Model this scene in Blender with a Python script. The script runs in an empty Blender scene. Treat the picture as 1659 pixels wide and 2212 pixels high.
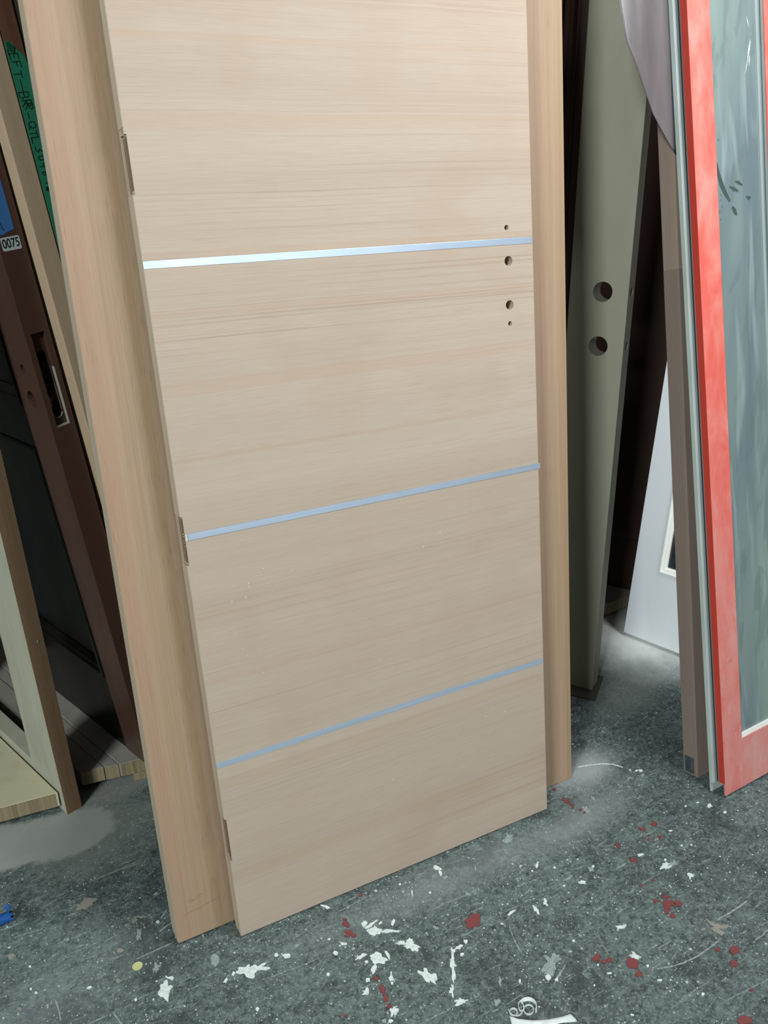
import bpy, bmesh, math, random
from mathutils import Vector, Matrix, noise

# ------------------------------------------------------------------ camera
SC = bpy.context.scene
COL = SC.collection
CAM = Vector((-0.30060, -1.25899, 1.42767))
RM = ((0.8873633913746433, -0.18839171126990675, 0.4208263000014234),
      (-0.4606886843820982, -0.3251252650550355, 0.8258689351859558),
      (-0.018765599654245277, -0.926715773658617, -0.3752941874342414))
F_PX, CX, CY = 1827.0, 829.5, 1106.0
cd = bpy.data.cameras.new('camera')
cam = bpy.data.objects.new('camera', cd)
COL.objects.link(cam)
cd.sensor_fit = 'VERTICAL'
cd.sensor_height = 24.0
cd.lens = 24.0 * F_PX / 2212.0
cd.clip_start = 0.02
m = Matrix(((RM[0][0], -RM[0][1], -RM[0][2], CAM.x),
            (RM[1][0], -RM[1][1], -RM[1][2], CAM.y),
            (RM[2][0], -RM[2][1], -RM[2][2], CAM.z),
            (0, 0, 0, 1)))
cam.matrix_world = m
SC.camera = cam

# ------------------------------------------------------------------ light
SC.view_settings.view_transform = 'Standard'
SC.view_settings.look = 'None'
SC.view_settings.gamma = 1.0
SC.view_settings.use_curve_mapping = False
SC.view_settings.exposure = 0.0

world = bpy.data.worlds.new('world')
SC.world = world
world.use_nodes = True
bg = world.node_tree.nodes['Background']
bg.inputs[0].default_value = (0.80, 0.92, 1.0, 1)
bg.inputs[1].default_value = 0.12


def area(name, loc, target, sx, sy, power, color):
    ld = bpy.data.lights.new(name, 'AREA')
    ld.shape = 'RECTANGLE'
    ld.size, ld.size_y = sx, sy
    ld.energy = power
    ld.color = color
    o = bpy.data.objects.new(name, ld)
    COL.objects.link(o)
    o.location = loc
    d = Vector(target) - Vector(loc)
    o.rotation_euler = d.to_track_quat('-Z', 'Y').to_euler()
    return o


# daylight through two windows, plus an unseen overhead light added to brighten door tops
area('window_daylight', (1.85, -6.0, 1.95), (1.6, 0, 1.2), 1.7, 2.0, 46, (0.90, 0.96, 1.0))
area('high_window_daylight', (-4.4, -3.75, 3.9), (0.6, 0.5, 0.5), 1.3, 1.2, 370, (0.90, 0.98, 0.97))
area('added_overhead_light', (1.45, -1.15, 2.8), (0.35, 0.15, 1.7), 1.2, 0.6, 64, (0.96, 0.98, 1.0))


# ------------------------------------------------------------------ helpers
def ray(px, py):
    d = Vector(((px - CX), (py - CY), F_PX)).normalized()
    return Vector(tuple(sum(RM[i][k] * d[k] for k in range(3)) for i in range(3)))


def fl(px, py, z=0.0):
    """point of the floor (or of a level plane z) seen at a pixel"""
    r = ray(px, py)
    return CAM + r * ((z - CAM.z) / r.z)


def frame(origin, xaxis=None, yaxis=None, up=None):
    v = Vector(up).normalized()
    if xaxis is not None:
        x = Vector(xaxis)
        x = (x - v * x.dot(v)).normalized()
        y = v.cross(x)
    else:
        y = Vector(yaxis)
        y = (y - v * y.dot(v)).normalized()
        x = y.cross(v)
    M = Matrix.Identity(4)
    for i in range(3):
        M[i][0], M[i][1], M[i][2], M[i][3] = x[i], y[i], v[i], origin[i]
    return M


def thing(name, label, cat, M, group=None):
    o = bpy.data.objects.new(name, None)
    COL.objects.link(o)
    o.empty_display_size = 0.05
    o.matrix_world = M
    o['label'] = label
    o['category'] = cat
    o['kind'] = 'thing'
    if group:
        o['group'] = group
    return o


def tag(o, label, cat, group=None):
    o['label'] = label
    o['category'] = cat
    o['kind'] = 'thing'
    if group:
        o['group'] = group
    return o


def add_box(bm, x0, x1, y0, y1, z0, z1, bev=0.0):
    vs = [bm.verts.new((x, y, z)) for x in (x0, x1) for y in (y0, y1) for z in (z0, z1)]
    fs = []
    for a, b, c, d in ((0, 1, 3, 2), (4, 6, 7, 5), (0, 4, 5, 1), (2, 3, 7, 6), (0, 2, 6, 4), (1, 5, 7, 3)):
        fs.append(bm.faces.new((vs[a], vs[b], vs[c], vs[d])))
    if bev > 0:
        es = list({e for f in fs for e in f.edges})
        bmesh.ops.bevel(bm, geom=es, offset=bev, segments=2, profile=0.6, affect='EDGES')
    return bm


def box(x0, x1, y0, y1, z0, z1, bev=0.0):
    return add_box(bmesh.new(), x0, x1, y0, y1, z0, z1, bev)


def add_prism(bm, pts, z0, z1):
    """closed polygon (x, y) extruded from z0 to z1"""
    n = len(pts)
    n0 = len(bm.faces)
    a = [bm.verts.new((p[0], p[1], z0)) for p in pts]
    b = [bm.verts.new((p[0], p[1], z1)) for p in pts]
    bm.faces.new(list(reversed(a)))
    bm.faces.new(b)
    for i in range(n):
        j = (i + 1) % n
        bm.faces.new((a[i], a[j], b[j], b[i]))
    bm.normal_update()
    return bm


def obj(name, bm, mat, parent=None, smooth=False):
    bmesh.ops.recalc_face_normals(bm, faces=bm.faces)
    me = bpy.data.meshes.new(name)
    bm.to_mesh(me)
    bm.free()
    me.materials.append(mat)
    if smooth:
        for p in me.polygons:
            p.use_smooth = True
    o = bpy.data.objects.new(name, me)
    COL.objects.link(o)
    if parent is not None:
        o.parent = parent
    return o


def struct(name, bm, mat):
    o = obj(name, bm, mat)
    o['kind'] = 'structure'
    return o


def cylinder_bm(p, axis, r, length, n=28):
    bm = bmesh.new()
    bmesh.ops.create_cone(bm, cap_ends=True, segments=n, radius1=r, radius2=r, depth=length)
    q = Vector((0, 0, 1)).rotation_difference(Vector(axis))
    bmesh.ops.transform(bm, matrix=Matrix.Translation(p) @ q.to_matrix().to_4x4(), verts=bm.verts)
    return bm


def cut(o, cutters):
    """take the cutter solids out of the mesh of o"""
    tmp = []
    par = o.parent
    o.parent = None
    for bm in cutters:
        bmesh.ops.recalc_face_normals(bm, faces=bm.faces)
        me = bpy.data.meshes.new('cutter')
        bm.to_mesh(me)
        bm.free()
        c = bpy.data.objects.new('cutter', me)
        COL.objects.link(c)
        tmp.append(c)
        md = o.modifiers.new('cut', 'BOOLEAN')
        md.operation = 'DIFFERENCE'
        md.solver = 'EXACT'
        md.object = c
    bpy.context.view_layer.update()
    dg = bpy.context.evaluated_depsgraph_get()
    me = bpy.data.meshes.new_from_object(o.evaluated_get(dg))
    o.modifiers.clear()
    me.name = o.name
    o.data = me
    o.parent = par
    for c in tmp:
        me2 = c.data
        bpy.data.objects.remove(c)
        bpy.data.meshes.remove(me2)
    return o


# ------------------------------------------------------------------ materials
def srgb(h):
    h = h.lstrip('#')
    out = []
    for i in (0, 2, 4):
        c = int(h[i:i + 2], 16) / 255
        out.append(c / 12.92 if c <= 0.04045 else ((c + 0.055) / 1.055) ** 2.4)
    return (*out, 1)


class NT:
    def __init__(self, name):
        self.mat = bpy.data.materials.new(name)
        self.mat.use_nodes = True
        self.t = self.mat.node_tree
        self.b = self.t.nodes['Principled BSDF']
        self.tc = self.t.nodes.new('ShaderNodeTexCoord')

    def n(self, kind, **kw):
        nd = self.t.nodes.new(kind)
        for k, v in kw.items():
            setattr(nd, k, v)
        return nd

    def link(self, a, b):
        self.t.links.new(a, b)

    def coord(self, scale=(1, 1, 1), rot=(0, 0, 0), loc=(0, 0, 0), src='Object'):
        mp = self.n('ShaderNodeMapping')
        if any(rot):
            mp.vector_type = 'TEXTURE'
            scale = tuple(1.0 / v for v in scale)
        mp.inputs['Scale'].default_value = scale
        mp.inputs['Rotation'].default_value = rot
        mp.inputs['Location'].default_value = loc
        self.link(self.tc.outputs[src], mp.inputs['Vector'])
        return mp.outputs[0]

    def noise(self, vec, scale=1.0, detail=2.0, rough=0.5, dist=0.0):
        nd = self.n('ShaderNodeTexNoise')
        nd.inputs['Scale'].default_value = scale
        nd.inputs['Detail'].default_value = detail
        nd.inputs['Roughness'].default_value = rough
        nd.inputs['Distortion'].default_value = dist
        self.link(vec, nd.inputs['Vector'])
        return nd.outputs['Fac']

    def voronoi(self, vec, scale, rand=1.0):
        nd = self.n('ShaderNodeTexVoronoi')
        nd.inputs['Scale'].default_value = scale
        nd.inputs['Randomness'].default_value = rand
        self.link(vec, nd.inputs['Vector'])
        return nd

    def rng(self, v, a, b, c=0.0, d=1.0):
        nd = self.n('ShaderNodeMapRange')
        nd.clamp = True
        nd.inputs['From Min'].default_value = a
        nd.inputs['From Max'].default_value = b
        nd.inputs['To Min'].default_value = c
        nd.inputs['To Max'].default_value = d
        self.link(v, nd.inputs['Value'])
        return nd.outputs[0]

    def math(self, op, a, b=None):
        nd = self.n('ShaderNodeMath', operation=op)
        for i, v in enumerate((a, b)):
            if v is None:
                continue
            if isinstance(v, (int, float)):
                nd.inputs[i].default_value = v
            else:
                self.link(v, nd.inputs[i])
        return nd.outputs[0]

    def mix(self, fac, a, b, mode='MIX'):
        nd = self.n('ShaderNodeMix', data_type='RGBA', blend_type=mode)
        for sock, v in ((nd.inputs[0], fac), (nd.inputs[6], a), (nd.inputs[7], b)):
            if isinstance(v, (int, float)):
                sock.default_value = v
            elif isinstance(v, tuple):
                sock.default_value = v
            else:
                self.link(v, sock)
        return nd.outputs[2]

    def bump(self, h, strength=0.3, dist=0.001):
        nd = self.n('ShaderNodeBump')
        nd.inputs['Strength'].default_value = strength
        nd.inputs['Distance'].default_value = dist
        self.link(h, nd.inputs['Height'])
        self.link(nd.outputs[0], self.b.inputs['Normal'])

    def out(self, color, rough=0.6, spec=0.3):
        if isinstance(color, tuple):
            self.b.inputs['Base Color'].default_value = color
        else:
            self.link(color, self.b.inputs['Base Color'])
        if isinstance(rough, (int, float)):
            self.b.inputs['Roughness'].default_value = rough
        else:
            self.link(rough, self.b.inputs['Roughness'])
        self.b.inputs['Specular IOR Level'].default_value = spec
        return self.mat


def veneer_mat():
    """sanded flat-cut fir veneer, grain running across the door"""
    g = NT('fir_veneer')
    wob = g.coord((1.2, 1, 2.2))
    warp = g.noise(wob, 1.0, 2)
    # bend the grain lines gently
    sep = g.n('ShaderNodeSeparateXYZ')
    g.link(g.tc.outputs['Object'], sep.inputs[0])
    zz = g.math('ADD', sep.outputs[2], g.math('MULTIPLY', warp, 0.016))
    comb = g.n('ShaderNodeCombineXYZ')
    g.link(sep.outputs[0], comb.inputs[0])
    g.link(sep.outputs[1], comb.inputs[1])
    g.link(zz, comb.inputs[2])

    def mp(s):
        q = g.n('ShaderNodeMapping')
        q.inputs['Scale'].default_value = s
        g.link(comb.outputs[0], q.inputs['Vector'])
        return q.outputs[0]
    bands = g.noise(mp((0.35, 1, 9)), 1.0, 3, 0.55)
    col = g.mix(g.rng(bands, 0.32, 0.68), srgb('#af9f90'), srgb('#b7a899'))
    rings = g.noise(mp((0.6, 1, 210)), 1.0, 3, 0.6)
    gate = g.rng(g.noise(mp((0.5, 1, 7)), 1.0, 2), 0.50, 0.66)
    line = g.math('MULTIPLY', g.rng(rings, 0.50, 0.68), g.math('ADD', g.math('MULTIPLY', gate, 0.38), 0.10))
    col = g.mix(line, col, srgb('#8d745c'))
    fib = g.noise(mp((14, 14, 900)), 1.0, 2, 0.7)
    col = g.mix(g.rng(fib, 0.40, 0.75, 0.0, 0.28), col, srgb('#927c68'))
    seam = g.noise(mp((0.12, 1, 24)), 1.0, 0)
    col = g.mix(g.rng(seam, 0.60, 0.63, 0.0, 0.12), col, srgb('#a8835f'))
    blot = g.noise(g.coord((4, 4, 5)), 1.0, 3)
    col = g.mix(g.rng(blot, 0.5, 0.75, 0, 0.22), col, srgb('#9c8068'))
    g.bump(g.math('ADD', g.math('MULTIPLY', rings, 0.6), fib), 0.25, 0.0004)
    return g.out(col, 0.62, 0.25)


def vertical_wood(name, c1, c2, c3, fleck, bandw=14.0, seed=0.0, rough=0.6, fleck_amt=0.40, spec=0.25):
    """wood with the grain running up the piece"""
    g = NT(name)
    bands = g.noise(g.coord((bandw, bandw, 0.22), loc=(seed, seed, seed)), 1.0, 2.5, 0.6)
    r = g.n('ShaderNodeValToRGB')
    r.color_ramp.elements[0].position = 0.36
    r.color_ramp.elements[0].color = c1
    r.color_ramp.elements[1].position = 0.66
    r.color_ramp.elements[1].color = c3
    e = r.color_ramp.elements.new(0.50)
    e.color = c2
    g.link(bands, r.inputs[0])
    col = r.outputs[0]
    fine = g.noise(g.coord((330, 330, 3.0), loc=(seed, 0, 0)), 1.0, 3, 0.7)
    col = g.mix(g.rng(fine, 0.45, 0.75, 0, 0.30), col, fleck)
    fl_ = g.noise(g.coord((700, 700, 22), loc=(seed, 2, 0)), 1.0, 1, 0.5)
    gate = g.noise(g.coord((18, 18, 0.5), loc=(seed, 5, 0)), 1.0, 1)
    f = g.math('MULTIPLY', g.rng(fl_, 0.62, 0.72), g.rng(gate, 0.44, 0.60, 0.10, fleck_amt))
    col = g.mix(f, col, tuple(v * 0.55 for v in fleck[:3]) + (1,))
    g.bump(fine, 0.22, 0.0004)
    return g.out(col, rough, spec)


def paint_mat(name, color, dirt, rough=0.5, amt=0.3, scale=8.0, spec=0.4, streak=(1, 1, 0.3), bump=0.1):
    g = NT(name)
    a = g.noise(g.coord(streak), scale, 4, 0.6, 0.4)
    col = g.mix(g.rng(a, 0.42, 0.75, 0, amt), color, dirt)
    b = g.noise(g.coord(), 160, 2)
    g.bump(b, bump, 0.0004)
    rr = g.rng(a, 0.3, 0.8, rough - 0.06, rough + 0.12)
    return g.out(col, rr, spec)


def plain(name, color, rough=0.5, metal=0.0, spec=0.4):
    g = NT(name)
    a = g.noise(g.coord(), 60, 3)
    col = g.mix(g.rng(a, 0.4, 0.8, 0, 0.18), color, tuple(c * 0.7 for c in color[:3]) + (1,))
    g.b.inputs['Metallic'].default_value = metal
    return g.out(col, rough, spec)


M = {}
M['veneer'] = veneer_mat()
M['core'] = vertical_wood('edge_core', srgb('#a99c89'), srgb('#b2a592'), srgb('#b8ab99'), srgb('#908069'), 40)
M['fir'] = vertical_wood('fir_stile', srgb('#a48872'), srgb('#a58e77'), srgb('#9d8469'), srgb('#7b6249'), 30, 0.7)
M['tanwood'] = vertical_wood('tan_wood', srgb('#ad967c'), srgb('#b39c83'), srgb('#a98a6b'), srgb('#826850'), 20, 3.1)
M['brownedge'] = vertical_wood('raw_frame_edge', srgb('#6d5743'), srgb('#77604a'), srgb('#7f6851'), srgb('#4c3a2b'), 25, 5.2)
M['redwood'] = vertical_wood('reddish_wood', srgb('#5e3f30'), srgb('#6b4a39'), srgb('#744f3a'), srgb('#3f281d'), 20, 8.8)
M['greenpaint'] = paint_mat('pale_primer', srgb('#a8a898'), srgb('#85826f'), 0.6, 0.45, 14)
M['maroon'] = paint_mat('maroon_stain', srgb('#49332a'), srgb('#2b201b'), 0.34, 0.35, 10, 0.4)
M['gloss'] = paint_mat('black_gloss', srgb('#080708'), srgb('#0f0f10'), 0.30, 0.3, 5, 0.25)
M['olive'] = paint_mat('olive_grey_paint', srgb('#949180'), srgb('#888473'), 0.55, 0.3, 20)
M['olive_edge'] = paint_mat('olive_edge_paint', srgb('#7c8175'), srgb('#6d7064'), 0.55, 0.3, 20)
M['pinkband'] = plain('pinkish_skin', srgb('#6c524c'), 0.6)
M['brown'] = paint_mat('brown_stain', srgb('#3f2e28'), srgb('#2c211e'), 0.40, 0.4, 10, 0.35)
M['white'] = paint_mat('white_satin_paint', srgb('#dde2e6'), srgb('#cbd0d4'), 0.45, 0.25, 10)
M['white_bead'] = paint_mat('white_bead_paint', srgb('#f0f0ea'), srgb('#cfcbc2'), 0.5, 0.25, 16)
M['taupe_low'] = vertical_wood('taupe_primed', srgb('#84766d'), srgb('#887a71'), srgb('#8c7f75'), srgb('#6c6058'), 20, 1.3, 0.6, 0.15)
M['taupe_top'] = vertical_wood('taupe_bare', srgb('#94837a'), srgb('#978779'), srgb('#9c8b7d'), srgb('#786a5e'), 20, 2.3, 0.6, 0.15)
M['palegrey'] = paint_mat('pale_grey_paint', srgb('#b6c2bf'), srgb('#8d9590'), 0.5, 0.4, 30, 0.4, (1, 1, 0.25))
M['groove'] = paint_mat('dull_grey_paint', srgb('#84898a'), srgb('#4f5456'), 0.55, 0.6, 20, 0.3, (1, 1, 0.1))
M['seal'] = plain('black_rubber_seal', srgb('#2c3436'), 0.5)
def red_mat():
    """red paint, rubbed and dusty, dustier towards the foot of the door"""
    g = NT('red_paint')
    sep = g.n('ShaderNodeSeparateXYZ')
    g.link(g.tc.outputs['Object'], sep.inputs[0])
    a = g.noise(g.coord((1, 1, 0.45)), 14, 4, 0.6, 0.5)
    b = g.noise(g.coord((1, 1, 0.6), loc=(4, 0, 0)), 40, 4, 0.65, 0.8)
    col = g.mix(g.rng(a, 0.40, 0.66), srgb('#d85a4d'), srgb('#dc8377'))
    low = g.rng(sep.outputs[2], 0.05, 1.05, 0.55, 0.10)
    d = g.math('MULTIPLY', g.math('ADD', low, g.rng(a, 0.5, 0.8, 0, 0.25)), g.rng(b, 0.30, 0.62, 0.45, 1.0))
    col = g.mix(d, col, srgb('#c0a09d'))
    rub = g.noise(g.coord((1, 1, 0.35), rot=(0, 0.7, 0)), 60, 3, 0.6, 1.0)
    col = g.mix(g.math('MULTIPLY', g.rng(rub, 0.66, 0.74), low), col, srgb('#93403c'))
    return g.out(col, g.rng(b, 0.3, 0.7, 0.40, 0.6), 0.4)


M['red'] = red_mat()
M['chip'] = plain('chipped_wood', srgb('#c09a80'), 0.7)
M['tape_green'] = paint_mat('green_masking_tape', srgb('#28775b'), srgb('#1f6650'), 0.5, 0.3, 20)
M['tape_blue'] = paint_mat('blue_masking_tape', srgb('#2c6fc0'), srgb('#235a9e'), 0.5, 0.3, 30)
M['tape_navy'] = plain('navy_tape', srgb('#26355c'), 0.5)
M['tape_dustyblue'] = plain('dusty_blue_tape', srgb('#35659e'), 0.5)
M['ink'] = plain('black_ink', srgb('#0c1f1c'), 0.5)
M['label'] = plain('paper_label', srgb('#a9b0b4'), 0.5)
M['darklabel'] = paint_mat('dark_sticker', srgb('#3a4147'), srgb('#5b666c'), 0.4, 0.7, 90)
M['putty'] = plain('pale_filler', srgb('#c4c3b0'), 0.6)
M['cream'] = paint_mat('cream_plywood', srgb('#c2bda0'), srgb('#a69f86'), 0.6, 0.4, 12)
M['plyedge'] = vertical_wood('plywood_end', srgb('#8a7c62'), srgb('#96876c'), srgb('#7d6f58'), srgb('#5d5140'), 60, 2.0, 0.7, 0.6)
M['dustywood'] = paint_mat('dusty_plank', srgb('#8b8780'), srgb('#6c6860'), 0.7, 0.5, 14)
M['darkshim'] = plain('dark_shim', srgb('#45413b'), 0.6)
M['wall'] = plain('shop_wall', srgb('#3a3632'), 0.8)
M['sidewall'] = plain('shop_side_wall', srgb('#78736b'), 0.8)
M['ceiling'] = plain('shop_ceiling', srgb('#8f8c86'), 0.8)
M['sticker'] = paint_mat('yellow_dot', srgb('#c6c98c'), srgb('#a5a677'), 0.6, 0.6, 60)
M['splat_white'] = paint_mat('white_paint_drops', srgb('#dbe6e3'), srgb('#a3b0ad'), 0.5, 0.8, 150, 0.4, (1, 1, 1))
M['splat_grey'] = paint_mat('grey_scuff', srgb('#97a4a1'), srgb('#667270'), 0.6, 0.9, 220, 0.3, (1, 1, 1))
M['splat_tan'] = paint_mat('tan_glue_drop', srgb('#8f8d85'), srgb('#7b7a74'), 0.6, 0.5, 70, 0.3, (1, 1, 1))
M['splat_red'] = paint_mat('dark_red_paint_drops', srgb('#7e4041'), srgb('#664243'), 0.5, 0.7, 60, 0.4, (1, 1, 1))


def metal_mat():
    g = NT('brushed_aluminium')
    a = g.noise(g.coord((6, 6, 900)), 1.0, 2, 0.6)
    b = g.noise(g.coord((5, 5, 5)), 1.0, 2, 0.6)
    col = g.mix(g.rng(a, 0.3, 0.7), srgb('#bdd2ea'), srgb('#d3e2f2'))
    g.b.inputs['Metallic'].default_value = 0.6
    g.bump(a, 0.12, 0.0003)
    return g.out(col, g.rng(b, 0.3, 0.7, 0.30, 0.40), 0.5)


M['metal'] = metal_mat()


def floor_mat():
    g = NT('worn_painted_concrete')
    big = g.noise(g.coord((1, 1, 1)), 2.2, 4, 0.6, 0.3)
    mid = g.noise(g.coord((1, 1, 1), loc=(3, 1, 0)), 22, 5, 0.7)
    fine = g.noise(g.coord((1, 1, 1)), 190, 4, 0.75)
    grit = g.noise(g.coord((1, 1, 1), loc=(7, 7, 0)), 420, 2, 0.8)
    col = g.mix(g.rng(big, 0.35, 0.65), srgb('#424d4c'), srgb('#586564'))
    mott = g.noise(g.coord((1, 1, 1), loc=(2, 9, 0)), 70, 8, 0.78, 0.3)
    col = g.mix(g.rng(mott, 0.50, 0.68, 0, 0.85), col, srgb('#7d8e8b'))
    col = g.mix(g.rng(mott, 0.50, 0.38, 0, 0.9), col, srgb('#283130'))
    col = g.mix(g.rng(mid, 0.48, 0.70, 0, 0.45), col, srgb('#7d8e8b'))
    col = g.mix(g.rng(fine, 0.52, 0.66, 0, 0.7), col, srgb('#8a9996'))
    col = g.mix(g.rng(grit, 0.52, 0.64, 0, 0.45), col, srgb('#363f3e'))
    # bare dark patches
    pat = g.noise(g.coord((1, 1, 1), loc=(11, 4, 0)), 6.5, 6, 0.7, 0.9)
    col = g.mix(g.rng(pat, 0.52, 0.62, 0, 0.6), col, srgb('#2f3837'))
    # short scuffs and drag marks
    for rot, sc, ln, th, am in ((0.02, 170, 16, 0.60, 0.6), (0.35, 210, 12, 0.62, 0.5), (-0.75, 190, 14, 0.64, 0.4)):
        v = g.coord((ln, sc, 1), rot=(0, 0, rot))
        s_ = g.noise(v, 1.0, 3, 0.65)
        gate = g.noise(g.coord((1, 1, 1), loc=(sc, 0, 0)), 9, 3)
        f = g.math('MULTIPLY', g.rng(s_, th, th + 0.07, 0, am), g.rng(gate, 0.45, 0.60))
        col = g.mix(f, col, srgb('#a9b8b5'))
    # specks of plaster and paint, several sizes
    for sc, th, am, gs in ((48, 0.18, 0.9, 5), (120, 0.27, 0.95, 8), (240, 0.32, 0.95, 12)):
        vo = g.voronoi(g.coord((1, 1, 1), loc=(sc, 0, 0)), sc)
        sepc = g.n('ShaderNodeSeparateColor')
        g.link(vo.outputs['Color'], sepc.inputs[0])
        size = g.math('MULTIPLY', g.rng(sepc.outputs[0], 0.55, 1.0, 0, 1), th)
        wob = g.math('MULTIPLY', g.math('SUBTRACT', fine, 0.5), 0.25)
        d = g.math('SUBTRACT', size, g.math('ADD', vo.outputs['Distance'], wob))
        gate = g.noise(g.coord((1, 1, 1), loc=(0, sc, 0)), gs, 3)
        f = g.math('MULTIPLY', g.rng(d, 0.0, 0.05, 0, am), g.rng(gate, 0.40, 0.60, 0.3, 1.0))
        col = g.mix(f, col, srgb('#d3dedc'))

    # sawdust and plaster dust lying in places (world positions on the floor)
    def dust(col, x, y, rx, ry, rot, c, am, edge=0.35):
        mp = g.n('ShaderNodeMapping')
        mp.vector_type = 'TEXTURE'
        mp.inputs['Location'].default_value = (x, y, 0)
        mp.inputs['Rotation'].default_value = (0, 0, rot)
        mp.inputs['Scale'].default_value = (rx, ry, 1)
        g.link(g.tc.outputs['Object'], mp.inputs['Vector'])
        ln = g.n('ShaderNodeVectorMath', operation='LENGTH')
        g.link(mp.outputs[0], ln.inputs[0])
        wob = g.noise(g.coord((1, 1, 1), loc=(x, y, 0)), 9, 6, 0.7)
        d = g.math('ADD', ln.outputs['Value'], g.math('MULTIPLY', g.math('SUBTRACT', wob, 0.5), 1.1))
        f = g.rng(d, 1.0 - edge, 1.0 + edge * 0.4, am, 0.0)
        return g.mix(f, col, c)
    col = dust(col, -0.34, 0.49, 0.20, 0.085, -0.15, srgb('#9fa39d'), 0.97, 0.12)
    col = dust(col, -0.20, 0.44, 0.16, 0.14, 0.2, srgb('#7d827e'), 0.55, 0.5)
    col = dust(col, -0.10, 0.60, 0.14, 0.06, 0.3, srgb('#80827e'), 0.7, 0.4)
    col = dust(col, 1.50, 0.50, 0.22, 0.26, 0.6, srgb('#e4e7e3'), 0.97, 0.8)
    col = dust(col, 1.28, 0.30, 0.16, 0.10, 0.4, srgb('#868a87'), 0.6, 0.5)
    col = dust(col, 0.94, 0.07, 0.11, 0.06, 0.3, srgb('#a5aaac'), 0.75, 0.7)
    col = dust(col, 0.84, -0.06, 0.16, 0.05, 0.2, srgb('#8d9496'), 0.5, 0.8)
    col = dust(col, 0.45, -0.07, 0.36, 0.05, 0.0, srgb('#8a9394'), 0.45, 0.8)
    col = dust(col, -0.38, 0.02, 0.25, 0.12, 0.5, srgb('#8b9594'), 0.30, 0.9)
    hgt = g.math('ADD', g.math('MULTIPLY', mid, 0.5), fine)
    g.bump(hgt, 0.25, 0.0012)
    return g.out(col, g.rng(mid, 0.3, 0.7, 0.55, 0.75), 0.3)


M['floor'] = floor_mat()


def glass_mat():
    """glazing under a dusty, wiped protective film"""
    g = NT('dusty_glass')
    base = g.noise(g.coord((9, 1, 1.3)), 1.0, 3, 0.5, 0.6)
    col = g.mix(g.rng(base, 0.35, 0.68), srgb('#65757a'), srgb('#84958f'))
    wipe = g.noise(g.coord((24, 1, 6), rot=(0, 0.25, 0), loc=(2, 0, 1)), 1.0, 3, 0.5, 0.8)
    col = g.mix(g.rng(wipe, 0.54, 0.60, 0, 0.40), col, srgb('#5f6e6d'))
    w2 = g.noise(g.coord((30, 1, 3), loc=(9, 0, 5)), 1.0, 2, 0.5, 0.5)
    col = g.mix(g.rng(w2, 0.55, 0.68, 0, 0.45), col, srgb('#9dabaa'))
    cr = g.noise(g.coord((22, 1, 7), rot=(0, 0.35, 0)), 1.0, 2, 0.5, 0.8)
    g.bump(g.math('ADD', g.math('MULTIPLY', base, 0.8), cr), 0.15, 0.002)
    g.b.inputs['Coat Weight'].default_value = 0.5
    g.b.inputs['Coat Roughness'].default_value = 0.06
    return g.out(col, 0.35, 0.6)


M['glass'] = glass_mat()


def dark_glass():
    g = NT('dark_glass')
    a = g.noise(g.coord(), 20, 3)
    col = g.mix(g.rng(a, 0.4, 0.7), srgb('#23282b'), srgb('#33393c'))
    return g.out(col, 0.1, 0.6)


M['darkglass'] = dark_glass()


def film_mat(name, color, alpha, rough):
    g = NT(name)
    a = g.noise(g.coord((20, 20, 3)), 1.0, 3, 0.5, 0.6)
    col = g.mix(g.rng(a, 0.35, 0.7), color, tuple(c * 0.8 for c in color[:3]) + (1,))
    g.out(col, rough, 0.5)
    g.b.inputs['Alpha'].default_value = alpha
    g.bump(a, 0.3, 0.002)
    return g.mat


M['film'] = film_mat('smoky_plastic_film', srgb('#6b6567'), 0.82, 0.4)
M['strap'] = film_mat('milky_plastic_strip', srgb('#e2ebe9'), 0.95, 0.25)

rnd = random.Random(7)

# ------------------------------------------------------------------ setting
FLOOR = struct('floor', box(-5.2, 5.0, -6.2, 3.0, -0.12, 0.0), M['floor'])
struct('wall_back', box(-5.2, 5.0, 3.0, 3.15, 0, 4.6), M['wall'])
struct('wall_left', box(-5.35, -5.2, -6.2, 3.15, 0, 4.6), M['sidewall'])
struct('wall_right', box(5.0, 5.15, -6.2, 3.15, 0, 4.6), M['sidewall'])
bm = bmesh.new()
add_box(bm, -5.35, 0.9, -6.35, -6.2, 0, 4.6)
add_box(bm, 3.4, 5.15, -6.35, -6.2, 0, 4.6)
add_box(bm, 0.9, 3.4, -6.35, -6.2, 3.0, 4.6)
add_box(bm, 0.9, 3.4, -6.35, -6.2, 0.0, 0.9)
struct('wall_front', bm, M['sidewall'])
struct('ceiling', box(-5.35, 5.15, -6.35, 3.15, 4.6, 4.7), M['ceiling'])

# ------------------------------------------------------------------ the front door slab
A7 = math.radians(7.0)
SLAB_T = 0.036
S = thing('door_slab', 'pale fir door blank with three inlaid metal strips and four drilled holes, frontmost',
          'door', frame((0, 0, 0.0045), xaxis=(1, 0, 0), up=(0, math.sin(A7), math.cos(A7))))
slab = obj('face_panel', box(0, 0.762, 0, SLAB_T, 0, 2.03, 0.0008), M['veneer'], S)
cuts = []
for x, z, r in ((0.7015, 1.3245, 0.0050), (0.7035, 1.2625, 0.0092), (0.7030, 1.1785, 0.0092), (0.7025, 1.1425, 0.0046)):
    cuts.append(cylinder_bm((x, SLAB_T / 2, z), (0, 1, 0), r, 0.12))
for z0, z1 in ((0.789, 0.879), (1.404, 1.492), (0.176, 0.272)):
    cuts.append(box(-0.01, 0.0035, -0.01, 0.028, z0, z1))          # hinge leaf recess
    cuts.append(box(-0.01, 0.0085, 0.0175, 0.0225, z0 + 0.006, z1 - 0.004))  # narrow slot
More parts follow.
